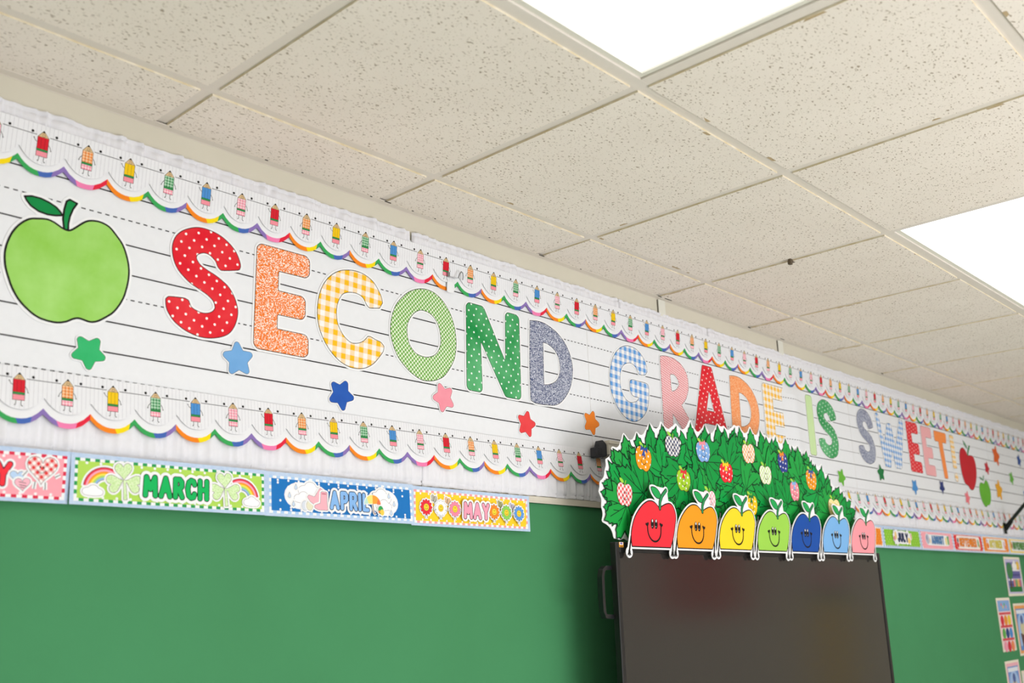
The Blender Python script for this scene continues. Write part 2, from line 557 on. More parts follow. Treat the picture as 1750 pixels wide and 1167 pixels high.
# recessed ceiling light panels
DIFF = emit('light_diffuser', (.985, .99, 1, 1), LAMP)
LIPM = M('#dcd9cc', .4)
for i0, j0 in LIGHTS:
    xa = CX + T * i0; xb = CX + T * (i0 + 2); ya = RY - T * (j0 - 1); yb = RY - T * j0
    if xb > X1: xb = X1 - .05
    if xa < X0: xa = X0 + .05
    r = empty('ceiling_light', ((xa + xb) / 2, (ya + yb) / 2, 2.75))
    lab = {(-1, 2): 'bright recessed ceiling light panel at the top centre, its corner pointing at the viewer',
           (3, 2): 'bright recessed ceiling light panel cut by the right edge of the photo'}.get((i0, j0))
    tag(r, lab or 'recessed ceiling light panel beyond the edge of the photo', 'light',
        'ceiling light panels' if lab else 'ceiling light panels out of view')
    hx, hy = (xb - xa) / 2, (ya - yb) / 2
    p = PB()
    e = .0155; q = .028
    for a in ((-hx + e, hx - e, -hy + e, -hy + q), (-hx + e, hx - e, hy - q, hy - e), (-hx + e, -hx + q, -hy + q, hy - q), (hx - q, hx - e, -hy + q, hy - q)):
        p.box(a[0], a[1], a[2], a[3], -.001, .02, LIPM)
    p.obj('light_frame', r)
    p = PB(); p.box(-hx + q, hx - q, -hy + q, hy - q, .004, .01, DIFF); p.obj('diffuser', r)
for i0 in (2, 6):                       # the line where a second short runner butts the tile row beyond the lamps
    pass

# small bent metal clip hanging from a ceiling tee
p = PB(); CL = M('#6f6250', .5, .5, .6)
p.box(-.018, .012, -.004, .004, -.004, .006, CL); p.box(-.02, -.008, -.005, .005, -.016, -.004, CL)
tag(p.obj('metal_clip', None, (2.795, -.516, 2.742)), 'small bent metal clip on a cross tee of the ceiling', 'clip')

# two stubs of wall conduit between ruffle and ceiling
for x, lab in ((2.825, 'short cream conduit stub under the ceiling above the letters G and R'), (3.665, 'short cream conduit stub under the ceiling farther right, above the letter E of GRADE')):
    r = empty('conduit', (x, 0, 2.68))
    PB().box(-.02, .02, -.006, 0, 0, .058, M('#dfddd2', .5)).obj('duct', r)
    PB().box(-.0218, -.02, -.004, 0, 0, .056, M('#6f6b62', .6)).obj('side_gap', r)
    tag(r, lab, 'conduit')

# ------------------------------------------------------------------ lined paper banner
def bump(x): return -.012 * math.exp(-((x - 3.72) / .06) ** 2)
PAPER = M('#e7e8eb', .42, .2)
BX0, BX1 = .2, 7.3
bxs = np.unique(np.concatenate([np.linspace(BX0, BX1, 72), np.linspace(3.5, 3.95, 40)]))
pb = PB()
for a, b in zip(bxs[:-1], bxs[1:]):
    pb.poly([(a, -.003 + bump(a), 2.20), (b, -.003 + bump(b), 2.20), (b, -.003 + bump(b), 2.52), (a, -.003 + bump(a), 2.52)], PAPER)
    pb.poly([(a, -.003, 2.06), (b, -.003, 2.06), (b, -.003 + bump(b), 2.20), (a, -.003 + bump(a), 2.20)], PAPER)
    pb.poly([(a, -.003 + bump(a), 2.52), (b, -.003 + bump(b), 2.52), (b, -.003, 2.56), (a, -.003, 2.56)], PAPER)
    pb.poly([(a, -.003, 2.56), (b, -.003, 2.56), (b, -.003, 2.665), (a, -.003, 2.665)], PAPER)
banner = tag(pb.obj('lined_paper_banner'), 'long white handwriting paper banner with black solid and dashed rules', 'banner')
def sag(x): return -.006 * min(x - .67, 1.9)
bump0 = bump
for z in (2.565, 2.461, 2.399, 2.294, 2.232, 2.127):
    p = PB(); bump = bump0 if 2.2 < z < 2.53 else (lambda x: 0.0)
    for a, b in zip(bxs[:-1], bxs[1:]):
        p.poly([(a, -.0034 + bump(a), z + sag(a) - .0014), (b, -.0034 + bump(b), z + sag(b) - .0014), (b, -.0034 + bump(b), z + sag(b) + .0014), (a, -.0034 + bump(a), z + sag(a) + .0014)], LINE)
    p.obj('solid_rule', banner)
for z in (2.514, 2.347, 2.179):
    p = PB(); x = BX0; bump = bump0 if z > 2.2 else (lambda x: 0.0)
    while x < BX1 - .02:
        b = x + .0088
        p.poly([(x, -.0034 + bump(x), z + sag(x) - .0012), (b, -.0034 + bump(b), z + sag(b) - .0012), (b, -.0034 + bump(b), z + sag(b) + .0012), (x, -.0034 + bump(x), z + sag(x) + .0012)], LINE)
        x += .0163
    p.obj('dashed_rule', banner)['kind'] = 'stuff'
# upright seams between the sheets of the banner
for x in (2.40, 4.24, 6.02):
    PB().box(x - .0006, x + .0006, -.0036, -.0030, 2.06, 2.66, M('#dcdad7', .5)).obj('sheet_seam', banner)

# ------------------------------------------------------------------ gathered ruffle strips
RUF = NG('white_ruffle_fabric', .8, .15)
RUF = RUF.out(RUF.mix(RUF.noise(120, 2), lin('#e3e2e7'), lin('#eae9ed')))
def ruffle(xa, xb, z_in, z_hem, seed, label):
    r = random.Random(seed)
    n = int((xb - xa) / .003); m = 16
    ph = [r.uniform(0, 6.28) for _ in range(9)]
    fr = [r.uniform(70, 110), r.uniform(120, 170), r.uniform(190, 260), r.uniform(25, 40), r.uniform(300, 380)]
    up = 1 if z_hem > z_in else -1
    V, F_ = [], []
    for i in range(n + 1):
        x = xa + (xb - xa) * i / n
        pl = 1 - 2 * abs(math.sin(.5 * (112 * x + 2.2 * math.sin(23 * x + ph[5]) + 1.3 * math.sin(61 * x + ph[8]))))
        f = .6 * pl + .3 * (1 - 2 * abs(math.sin(190 * x + 2.5 * math.sin(31 * x + ph[6])))) + .35 * math.sin(fr[0] * x + ph[0] + 1.5 * math.sin(17 * x + ph[5])) * .5 + math.sin(fr[1] * x + ph[1] + 1.2 * math.sin(29 * x + ph[6])) * .35 + math.sin(fr[2] * x + ph[2]) * .15
        g = math.sin(fr[3] * x + ph[3]) * .6 + math.sin(fr[0] * .63 * x + ph[7]) * .5
        hem = z_hem + up * (.0013 * g + .0007 * math.sin(fr[2] * .8 * x + ph[4]))
        e0 = min(1, (x - xa) / .012, (xb - x) / .012)
        for j in range(m + 1):
            t = j / m if j < m - 3 else (.86, .90, .94, 1.0)[j - m + 3]
            z = z_in + (hem - z_in) * t
            am = .0024 + .0030 * t ** 1.2
            dx = .004 * f * t
            y = -.0095 - am * f - .0022 * g * t
            if j == m - 2: y += .006                   # gathered stitch line
            elif j == m: y += .004
            y = min(y, -.0036 - .0006)
            V.append((x + dx, y if e0 > 0 else -.0045, z))
    for i in range(n):
        for j in range(m):
            a = i * (m + 1) + j; b = a + m + 1
            F_.append((a, b, b + 1, a + 1) if up > 0 else (a, a + 1, b + 1, b))
    me = bpy.data.meshes.new('ruffle_trim'); me.from_pydata(V, [], F_); me.materials.append(RUF); me.update()
    me.polygons.foreach_set('use_smooth', [True] * len(F_))
    o = bpy.data.objects.new('ruffle_trim', me); COL.objects.link(o)
    return tag(o, label, 'ruffle', 'white ruffle strips')
tops = [(.3, 1.13, 'along the ceiling above the large green apple and red S'), (1.13, 1.67, 'above the orange E and yellow C'),
        (1.67, 2.57, 'above the green N and navy D'), (2.57, 3.11, 'above the blue G and pink R'), (3.11, 3.97, 'above the letters A D E of GRADE and the word IS'),
        (3.97, 5.04, 'above the letters S W of SWEET'), (5.04, 6.10, 'above the letters E T and the red apple'), (6.10, 7.2, 'above the small stars at the far right')]
for k, (a, b, l) in enumerate(tops):
    ruffle(a + .0004, b - .0004, 2.60, 2.689, 100 + k, 'white gathered ruffle strip ' + l)
bots = [(.3, 1.70, 'above the February, March and April cards'), (1.70, 2.75, 'above the May card and left of the leafy cutout'),
        (2.75, 4.03, 'hidden behind the leafy apple bush cutout'), (4.03, 4.84, 'above the July card'), (4.84, 5.42, 'above the August card'), (5.42, 6.2, 'above the September and October cards'), (6.2, 7.2, 'below the black pole at the far right')]
for k, (a, b, l) in enumerate(bots):
    ruffle(a + .0004, b - .0004, 2.125, 2.0235, 200 + k, 'lower white gathered ruffle strip ' + l)

# ------------------------------------------------------------------ scalloped borders
KT = [(-3, .402), (0, .672), (9, 1.465), (12, 1.742), (24, 2.853), (36, 3.935), (48, 5.015), (60, 6.091), (74, 7.36)]
KB = [(-3, .402), (0, .672), (9, 1.468), (12, 1.737), (24, 2.822), (36, 3.906), (48, 4.991), (60, 6.075), (74, 7.34)]
def kx(tab, k): return float(np.interp(k, [a for a, _ in tab], [b for _, b in tab]))
RB = dict(G='#3aa458', B='#4668b4', P='#8a72b4', K='#ef7fb0', R='#e22640', O='#f3861f', Y='#f8da12')
RBM = {k: M(v, .4) for k, v in RB.items()}
CYC = [('GBP', (.45, .78, 1)), ('PKR', (.28, .72, 1)), ('OYG', (.55, .9, 1)), ('GBP', (.45, .78, 1)), ('OYG', (.55, .9, 1))]
def scal(t, cusp, dep): return cusp - dep * (1 - abs(2 * t - 1) ** 2.3)
def rainbow(tab, k0, k1, ztop, yt, yb, label, cut=None):
    x0 = kx(tab, k0)
    p = PB(); n = 12
    up, lo = [], []
    for k in range(k0, k1):
        a, b = kx(tab, k) - x0, kx(tab, k + 1) - x0
        for i in range(n + (k == k1 - 1)):
            t = i / n; up.append((a + (b - a) * t, scal(t, -.070, .0235)))
    body = [(kx(tab, k1) - x0, 0), (0, 0)] + up
    p.slab([body], .0006, 0, WHITE)
    for k in range(k0, k1):
        a, b = kx(tab, k) - x0, kx(tab, k + 1) - x0
        c, br = CYC[k % 5]; s = 0.0
        for ch, e in zip(c, br):
            if cut and k == cut and ch == 'Y': s = e - .03; continue
            ts = np.linspace(s, e, max(3, int((e - s) * 14)))
            U = [(a + (b - a) * t, scal(t, -.067, .0235)) for t in ts]
            # slanted colour changes
            L = [(a + (b - a) * min(1, max(0, t + (.05 if 0 < t < 1 else 0) * (1 if t < .6 else -.6))), scal(min(1, max(0, t + (.05 if 0 < t < 1 else 0) * (1 if t < .6 else -.6))), -.0785, .0218)) for t in ts]
            p.slab([L + U[::-1]], .0006, -.0002, RBM[ch]); s = e
    wz = lambda x, y, z: (x, y + yt + (yb - yt) * (-z / .1), z)
    o = p.obj('rainbow_border', None, (x0, 0, ztop), wz)
    return tag(o, label, 'border', 'rainbow scalloped borders')

PINW = M('#e9e9ec', .42)
PINL = M('#c3c2c8', .6)
def pen_y(z, yt, yb): return yt + (yb - yt) * (-z / .08)
PINKG = gingham('pink_gingham_small', '#ee7f98', .0058, '#fbdfe3')
PENK = [(M('#d42030', .4), M('#f093a0', .45)), (gingham('orange_gingham_small', '#ea7f26', .0062, '#f8cfa4'), PINKG), (M('#f0c517', .4), M('#f093a0', .45)),
        (gingham('green_gingham_small', '#23894a', .0062, '#bfe0c4'), PINKG), (M('#4d8fd0', .4), M('#f093a0', .45)), (gingham('pink_gingham_mid', '#ee8fa4', .0062, '#fad9de'), PINKG)]
WOODM = M('#d9b98a', .5); BANDM = M('#2f8c4a', .4)
def pencil_mesh(kind):
    body, era = PENK[kind]; p = PB(); h = .0107
    sil = [(-h, -.064), (h, -.064), (h, -.025), (0, -.0115), (-h, -.025)]
    arms = [[(-h, -.036), (-.0145, -.034), (-.0175, -.029)] if kind % 2 == 0 else [(-h, -.037), (-.015, -.042), (-.0165, -.047)], [(h, -.037), (.0145, -.042), (.0162, -.048)]]
    legs = [[(-.0045, -.064), (-.0047, -.0715), (-.0062, -.0732)], [(.0048, -.064), (.0046, -.0725), (.0068, -.0742)]]
    al = offs([sil], .0034, .0012)
    p.fill(al, 0, WHITE)
    for l in arms + legs: p.line(l, .0052, -.00004, WHITE)
    for l in arms + legs: p.line(l, .0011, -.00015, LINE)
    for l in arms: p.fill([ell(*l[-1], .0012, n=8)], -.0002, LINE)
    for l in legs: p.fill([ell(*l[-1], .0013, .0009, n=8)], -.0002, LINE)
    y = -.00025; sub = {}
    sub['barrel'] = PB().fill([[(-h, -.049), (h, -.049), (h, -.025), (-h, -.025)]], y, body).mesh('barrel')
    sub['band'] = PB().fill([[(-h, -.0535), (h, -.0535), (h, -.049), (-h, -.049)]], y, BANDM).mesh('band')
    sub['eraser'] = PB().fill([[(-h, -.064), (h, -.064), (h, -.0535), (-h, -.0535)]], y, era).mesh('eraser')
    sub['wood_tip'] = PB().fill([[(-h, -.025), (h, -.025), (0, -.0115)]], y, WOODM).fill([[(-.0033, -.0157), (.0033, -.0157), (0, -.0112)]], y - .0001, BLACK).mesh('wood_tip')
    for q in ([(-h, -.064), (h, -.064), (h, -.025), (0, -.0115), (-h, -.025)],): p.line(q, .0007, y - .0001, LINE, True)
    for zz in (-.025, -.049, -.0535): p.line([(-h, zz), (h, zz)], .0005, y - .0001, LINE)
    for xx in (-.0036, .0036): p.line([(xx, -.0265 if kind else -.027), (xx, -.049)], .0004, y - .0001, LINE)
    p.line(arc(.0006, -.0205, .0034, 190, 350, 7), .0006, y - .00012, LINE)
    for xx in (-.0012, .0022): p.fill([ell(xx, -.0193, .0007, .0011, 8)], y - .00012, BLACK)
    return p.mesh('pencil'), sub
PEN = [pencil_mesh(k) for k in range(6)]
PNAME = 'red, orange, yellow, green, blue and pink'
def pencil_border(tab, k0, k1, ztop, yt, yb, label):
    x0 = kx(tab, k0); p = PB(); n = 10; lo = []
    for k in range(k0, k1):
        a, b = kx(tab, k) - x0, kx(tab, k + 1) - x0
        for i in range(n + (k == k1 - 1)):
            t = i / n; lo.append((a + (b - a) * t, scal(t, -.0535, .0265)))
    L = kx(tab, k1) - x0
    p.slab([[(L, 0), (0, 0)] + lo], .0006, 0, PINW)
    # pin stripes, rule and punched dots of the notebook print
    x = .004
    while x < L - .003:
        kf = np.interp(x + x0, [kx(tab, k) for k in range(k0, k1 + 1)], range(k0, k1 + 1)); t = kf - math.floor(kf)
        p.fill([rect(x - .0003, scal(t, -.0535, .0265) + .001, x + .0003, -.0005)], -.00008, PINL); x += .0081
    p.fill([rect(0, -.0226, L, -.0214)], -.00016, LINE)
    for k in range(k0, k1):
        a, b = kx(tab, k) - x0, kx(tab, k + 1) - x0
        for t in (.24, .76): p.fill([ell(a + (b - a) * t, -.017, .0028, n=12)], -.00016, BLACK)
    wz = lambda x, y, z: (x, y + pen_y(z, yt, yb), z)
    o = p.obj('pencil_border', None, (x0, 0, ztop), wz)
    for k in range(k0, k1):
        a, b = kx(tab, k) - x0, kx(tab, k + 1) - x0
        pm, sub = PEN[k % 6]
        q = place('pencil', pm, o, ((a + b) / 2 - .002, yt - .0004, 0))
        q.rotation_euler = (math.atan2(yb - yt, .08), 0, 0)
        for nm, me in sub.items(): place(nm, me, q, (0, 0, 0))
    return tag(o, label, 'border', 'pencil print borders')
segs = [(-3, 0, 'at the left edge of the photo'), (0, 12, 'from the green apple to the letter O'), (12, 24, 'over the letters N D G R'), (24, 36, 'over the letters A D E and the word IS'),
        (36, 48, 'over the letters S W of SWEET'), (48, 60, 'over the last E, T and the exclamation mark'), (60, 72, 'over the small stars at the far right')]
for a, b, l in segs:
    pencil_border(KT, a, b, 2.6545, -.0165, -.0112, 'upper dancing pencils border strip ' + l)
    rainbow(KT, a, b, 2.6530, -.0145, -.0065, 'upper rainbow edged scalloped border ' + l, 12 if a == 12 else None)
segb = [(-3, 0, 'at the left edge of the photo'), (0, 12, 'above the February, March and April cards'), (12, 24, 'between the May card and the leafy bush cutout'), (24, 36, 'behind the leafy bush cutout'),
        (36, 48, 'above the June and July cards'), (48, 60, 'above the August, September and October cards'), (60, 72, 'at the far right by the black pole')]
for a, b, l in segb:
    pencil_border(KB, a, b, 2.1765, -.0075, -.0170, 'lower dancing pencils border strip ' + l)
    rainbow(KB, a, b, 2.1705, -.0058, -.0165, 'lower rainbow edged scalloped border ' + l)

# torn spot on the upper rainbow border with a bent silver hook
p = PB(); HK = M('#9a9a9c', .3, .5, .9)
p.tube([(-.02, -.004, -.008), (-.004, -.006, -.010), (.008, -.010, -.008), (.012, -.012, .004), (.018, -.012, .012), (.026, -.010, .010), (.029, -.008, .0), (.029, -.006, -.008)], .0016, HK, 8)
p.box(-.026, -.018, -.005, -.002, -.010, .004, HK)
tag(p.obj('metal_hook', None, (1.815, -.0135, 2.598), smooth=False), 'small bent silver hook on the upper border above the letter O', 'hook')
p = PB(); p.slab(rounded([[(-.016, -.014), (.004, -.014), (.014, -.004), (.012, .016), (-.014, .016)]], .004), 0, -.0006, WHITE)
tag(p.obj('tape_scrap', None, (1.806, -.0125, 2.561)), 'scrap of white tape over the torn rainbow edge below the silver hook', 'tape')

# ------------------------------------------------------------------ letters
MM = .001
SH = {}
SH['S'] = [[(1166,2478),(1162,2490),(1153,2506),(1137,2521),(1114,2534),(1090,2540),(1065,2541),(1045,2536),(1024,2525),(1010,2512),(1002,2497),(999,2480),(1001,2463),(1007,2446),(1017,2431),(1031,2419),(1046,2409),(1065,2401),(1084,2393),(1098,2384),(1104,2376),(1106,2367),(1101,2359),(1090,2353),(1076,2351),(1062,2354),(1053,2358),(1049,2363),(1045,2371),(1039,2374),(1031,2375),(1002,2372),(995,2369),(991,2364),(992,2353),(995,2342),(1002,2331),(1012,2320),(1027,2310),(1045,2302),(1066,2297),(1086,2296),(1107,2299),(1128,2306),(1144,2316),(1155,2331),(1162,2350),(1164,2370),(1160,2387),(1152,2404),(1139,2421),(1123,2432),(1105,2441),(1086,2448),(1070,2455),(1062,2462),(1058,2469),(1059,2475),(1065,2480),(1075,2484),(1086,2483),(1095,2478),(1103,2471),(1108,2461),(1115,2455),(1124,2455),(1159,2464),(1165,2470)]]
SH['C'] = [[(1565,2457),(1575,2473),(1571,2489),(1560,2506),(1548,2520),(1532,2530),(1511,2537),(1487,2539),(1464,2536),(1443,2530),(1423,2519),(1404,2502),(1390,2482),(1381,2461),(1376,2439),(1374,2415),(1376,2392),(1382,2370),(1393,2349),(1407,2330),(1424,2314),(1444,2301),(1467,2293),(1487,2291),(1508,2293),(1528,2300),(1549,2314),(1567,2334),(1578,2349),(1580,2362),(1570,2371),(1552,2375),(1536,2380),(1527,2379),(1520,2371),(1511,2363),(1498,2357),(1483,2354),(1472,2356),(1457,2365),(1446,2377),(1437,2392),(1433,2408),(1432,2426),(1435,2444),(1442,2459),(1450,2470),(1464,2477),(1479,2480),(1494,2480),(1509,2475),(1517,2466),(1522,2458),(1530,2452),(1539,2452)]]
SH['O'] = [[(1704,2540),(1671,2528),(1643,2508),(1619,2481),(1605,2452),(1599,2423),(1599,2396),(1608,2368),(1622,2343),(1644,2322),(1670,2305),(1702,2293),(1728,2293),(1755,2299),(1783,2313),(1805,2337),(1824,2368),(1831,2401),(1831,2427),(1826,2458),(1812,2490),(1790,2517),(1762,2535),(1735,2542)], [(1707,2480),(1687,2472),(1671,2457),(1659,2437),(1656,2416),(1659,2394),(1668,2376),(1685,2362),(1706,2357),(1727,2358),(1748,2366),(1763,2380),(1772,2401),(1772,2424),(1766,2447),(1753,2465),(1734,2477)]]
SH['D'] = [[(2131,2535),(2161,2539),(2190,2539),(2215,2534),(2244,2524),(2269,2510),(2291,2491),(2308,2467),(2318,2441),(2321,2414),(2316,2383),(2304,2354),(2283,2327),(2256,2304),(2229,2293),(2200,2290),(2165,2288),(2141,2289),(2127,2293),(2122,2306),(2123,2401)], [(2188,2477),(2208,2475),(2229,2467),(2245,2455),(2257,2436),(2260,2412),(2256,2392),(2244,2373),(2226,2361),(2204,2353),(2185,2350)]]
SH['G'] = [[(2701,2454),(2713,2467),(2711,2487),(2701,2506),(2681,2524),(2657,2536),(2633,2540),(2604,2539),(2574,2529),(2549,2512),(2527,2488),(2512,2458),(2504,2428),(2503,2401),(2506,2375),(2518,2350),(2535,2325),(2561,2304),(2587,2292),(2611,2288),(2632,2290),(2657,2300),(2680,2316),(2697,2335),(2708,2359),(2714,2388),(2716,2413),(2711,2425),(2692,2428),(2659,2428),(2630,2429),(2617,2426),(2610,2419),(2608,2398),(2611,2384),(2620,2374),(2636,2371),(2651,2372),(2652,2368),(2641,2359),(2622,2353),(2605,2351),(2588,2356),(2573,2368),(2563,2385),(2559,2406),(2561,2431),(2568,2452),(2581,2468),(2598,2477),(2614,2481),(2631,2480),(2647,2472),(2656,2459),(2665,2450),(2678,2450)]]
SH['R'] = [[(2792,2536),(2831,2541),(2873,2540),(2907,2531),(2931,2518),(2950,2498),(2958,2474),(2957,2446),(2947,2420),(2931,2398),(2906,2378),(2983,2297),(2907,2286),(2847,2340),(2845,2285),(2787,2285)], [(2849,2478),(2870,2479),(2886,2471),(2895,2460),(2895,2448),(2883,2434),(2867,2425),(2850,2421)]]
SH['W'] = [[(4516,2545),(4553,2548),(4590,2412),(4642,2509),(4685,2513),(4717,2410),(4798,2549),(4846,2540),(4756,2300),(4689,2300),(4667,2377),(4631,2297),(4569,2299)]]
SH['E'] = [[(0,0),(149,0),(148,56),(62,56),(62,88),(138,88),(138,146),(62,146),(62,191),(148,191),(147,247),(0,247)]]
SH['N'] = [[(0,0),(62,0),(59,143),(152,0),(218,0),(220,250),(160,250),(155,105),(72,248),(3,248)]]
SH['A'] = [[(0,0),(62,0),(72,38),(160,38),(172,0),(232,0),(148,252),(82,252)], [(92,88),(140,88),(117,158)]]
SH['I'] = [[(0,0),(55,0),(60,252),(3,252)]]
SH['T'] = [[(71,0),(123,0),(107,186),(161,186),(173,242),(0,242),(0,186),(49,186)]]
SH['!'] = [[(2,66),(58,70),(64,246),(0,246)], [(8,0),(56,0),(58,46),(4,46)]]
for k_ in 'SCODGR': SH[k_] = [smooth_auto(l) for l in SH[k_]]
def letter(ch, name_label, face, x0, x1, z0, z1, shape=None, ang=0.0, r=.012, group=None, th=.0016, edge=.0044):
    """cut-out letter: white card, black keyline, printed face"""
    sh = [arr(l) for l in (shape or SH[ch])]
    al = np.concatenate(sh); lo, hi = al.min(0), al.max(0)
    cx, cz = (x0 + x1) / 2, (z0 + z1) / 2
    sh = [(l - (lo + hi) / 2) / (hi - lo) * (x1 - x0, z1 - z0) for l in sh]
    if ang: sh = [xf(l, 1, ang) for l in sh]
    if r: sh = rounded(sh, r, .0022)
    back, ink = offs(sh, [edge, -th], .0022)
    p = PB(); p.slab(back, 0, -.0005, CARD); p.fill(sh, -.0006, BLACK); p.fill(ink, -.0007, face)
    o = p.obj('letter', None, (cx, -.0037, cz))
    return tag(o, name_label, 'letter', group or 'cut-out banner letters')
RED_DOT = dots('red_polka_dots', '#de1a2c', '#e5383f', '#fbf4f0', .031, .092, .32)
ORG_GLIT = glitter('orange_white_speckle', '#f07714', '#fff6ec', 400, .50, .60)
YEL_GING = gingham('yellow_gingham', '#f8bd1e', .0265, ang=-.04)
GRN_CHK = dots('green_tiny_checks', '#e6f1d6', '#ecf4de', '#72ab4c', .0118, .30, .0)
GRN_DOT = dots('green_polka_dots', '#0f8a42', '#62b57a', '#f4fbf4', .031, .092, .30, wscale=8)
NVY_GLIT = glitter('navy_white_speckle', '#39456f', '#dfe2ec', 480, .44, .62)
BLU_GING = gingham('blue_gingham', '#5e9bdb', .026, ang=-.05)
PNK_CHK = dots('pink_tiny_checks', '#fbeeee', '#f8e6e6', '#e2787f', .0115, .30, .5)
ORG_GLIT2 = glitter('pale_orange_speckle', '#f4873c', '#fac59a', 260, .4, .65)
GRN_STR = stripes('pale_green_stripes', '#b5d987', '#dcecc4', .0098, .9)
PNK_FINE = dots('pale_pink_checks', '#f4bcbe', '#f2b6b8', '#eaa0a4', .009, .28, .4)
ORG_GLIT3 = glitter('orange_fine_speckle', '#f5863a', '#f79a58', 200, .4, .65)

letter('S', 'large red letter S with white polka dots, first letter of SECOND', RED_DOT, .991, 1.166, 2.296, 2.541, r=0)
letter('E', 'orange letter E speckled with white between the red S and yellow C', ORG_GLIT, 1.204, 1.353, 2.294, 2.542, r=.015)
letter('C', 'yellow gingham letter C of the word SECOND', YEL_GING, 1.374, 1.58, 2.291, 2.539, r=0)
letter('O', 'green tiny checked letter O left of the green N', GRN_CHK, 1.599, 1.831, 2.293, 2.542, r=0)
letter('N', 'dark green letter N with white polka dots in SECOND', GRN_DOT, 1.866, 2.086, 2.29, 2.54, r=.014)
letter('D', 'navy speckled letter D ending the word SECOND', NVY_GLIT, 2.122, 2.321, 2.288, 2.539, r=0)
letter('G', 'blue gingham letter G starting the word GRADE', BLU_GING, 2.503, 2.716, 2.288, 2.54, r=0)
letter('R', 'pink tiny checked letter R of GRADE above the leafy cutout', PNK_CHK, 2.787, 2.983, 2.285, 2.541, r=.008)
letter('A', 'red letter A with white polka dots in GRADE', RED_DOT, 2.974, 3.203, 2.292, 2.545, r=.010)
letter('D', 'orange speckled letter D of GRADE, its foot hidden by leaves', ORG_GLIT2, 3.231, 3.44, 2.285, 2.537, r=0)
letter('E', 'yellow gingham letter E ending the word GRADE', YEL_GING, 3.48, 3.662, 2.287, 2.541, r=.013)
letter('I', 'pale green striped letter I of the word IS', GRN_STR, 3.831, 3.894, 2.288, 2.541, r=.012)
letter('S', 'green letter S with white polka dots ending the word IS', GRN_DOT, 3.92, 4.105, 2.289, 2.540, r=0)
letter('S', 'navy speckled letter S starting the word SWEET', NVY_GLIT, 4.304, 4.482, 2.296, 2.547, r=0)
letter('W', 'blue gingham letter W of the word SWEET', BLU_GING, 4.516, 4.846, 2.297, 2.549, r=.010)
letter('E', 'red letter E with white polka dots in SWEET', RED_DOT, 4.868, 5.016, 2.299, 2.548, r=.012)
letter('E', 'pale pink letter E before the orange T in SWEET', PNK_FINE, 5.052, 5.190, 2.295, 2.544, r=.012)
letter('T', 'orange letter T ending the word SWEET', ORG_GLIT3, 5.226, 5.399, 2.295, 2.538, r=.010)
letter('!', 'yellow gingham exclamation mark after the word SWEET', YEL_GING, 5.440, 5.504, 2.291, 2.537, r=.010)

# ------------------------------------------------------------------ stars
def mkstar(label, x, z, r, a, c1, c2, y=-.0043):
    s = rounded([star(r * 1.13, a, .5)], r * .17, .0011)
    back, ink = offs(s, [.0027, -.0008], .0011)
    p = PB(); p.slab(back, 0, -.0005, CARD); p.fill(s, -.0006, M('#4a3b3e', .5)); p.fill(ink, -.0007, wash('star_' + c1[1:], c1, c2, 30))
    tag(p.obj('star', None, (x, y, z)), label, 'star', 'paper stars on the banner')
mkstar('green paper star below the large green apple', .840, 2.225, .0392, 130, '#3bb873', '#2fb068')
mkstar('light blue paper star between the red S and orange E', 1.168, 2.263, .043, 98, '#78acde', '#6ea4d9')
mkstar('royal blue paper star below the yellow C', 1.448, 2.222, .0425, 137, '#2b5db5', '#2454ac')
mkstar('pink paper star below the green checked O', 1.781, 2.258, .044, 115, '#f29aa8', '#ee8f9f')
mkstar('red paper star below the navy D', 2.101, 2.224, .043, 78, '#e9484b', '#e43d42')
mkstar('bright orange paper star left of the blue G, near the dark plastic cap', 2.398, 2.261, .0435, 70, '#f68a2b', '#f18122')
mkstar('lime green paper star beside the right end of the leafy cutout', 4.093, 2.216, .042, 70, '#6cb83c', '#62ae36')
mkstar('dark green paper star below the navy S of SWEET', 4.507, 2.264, .043, 98, '#157a42', '#117039')
mkstar('sky blue paper star below the red E of SWEET', 4.884, 2.227, .043, 130, '#4c92d4', '#448aca')
mkstar('navy paper star below the orange T of SWEET', 5.240, 2.249, .040, 128, '#23357a', '#1e2f70')
mkstar('coral pink paper star below the exclamation mark', 5.586, 2.213, .042, 75, '#ee7c86', '#e8727d')
mkstar('small crimson paper star right of the red apple', 5.968, 2.401, .043, 70, '#c91f35', '#c01a30')
mkstar('large burnt orange paper star at the upper right of the banner', 6.158, 2.487, .066, 75, '#e0611b', '#d85914')
mkstar('small navy blue paper star nearest the right edge, high up', 6.575, 2.493, .043, 75, '#1d4f9c', '#184891')
mkstar('small leaf green paper star near the right edge of the photo', 6.378, 2.373, .045, 68, '#66b23c', '#5ca834')
mkstar('large golden yellow paper star right of the small green apple', 6.119, 2.287, .065, 80, '#eeaa1c', '#e6a014')
mkstar('blue paper star cut by the right edge above the black pole', 6.60, 2.281, .048, 70, '#2f74bd', '#276ab2')

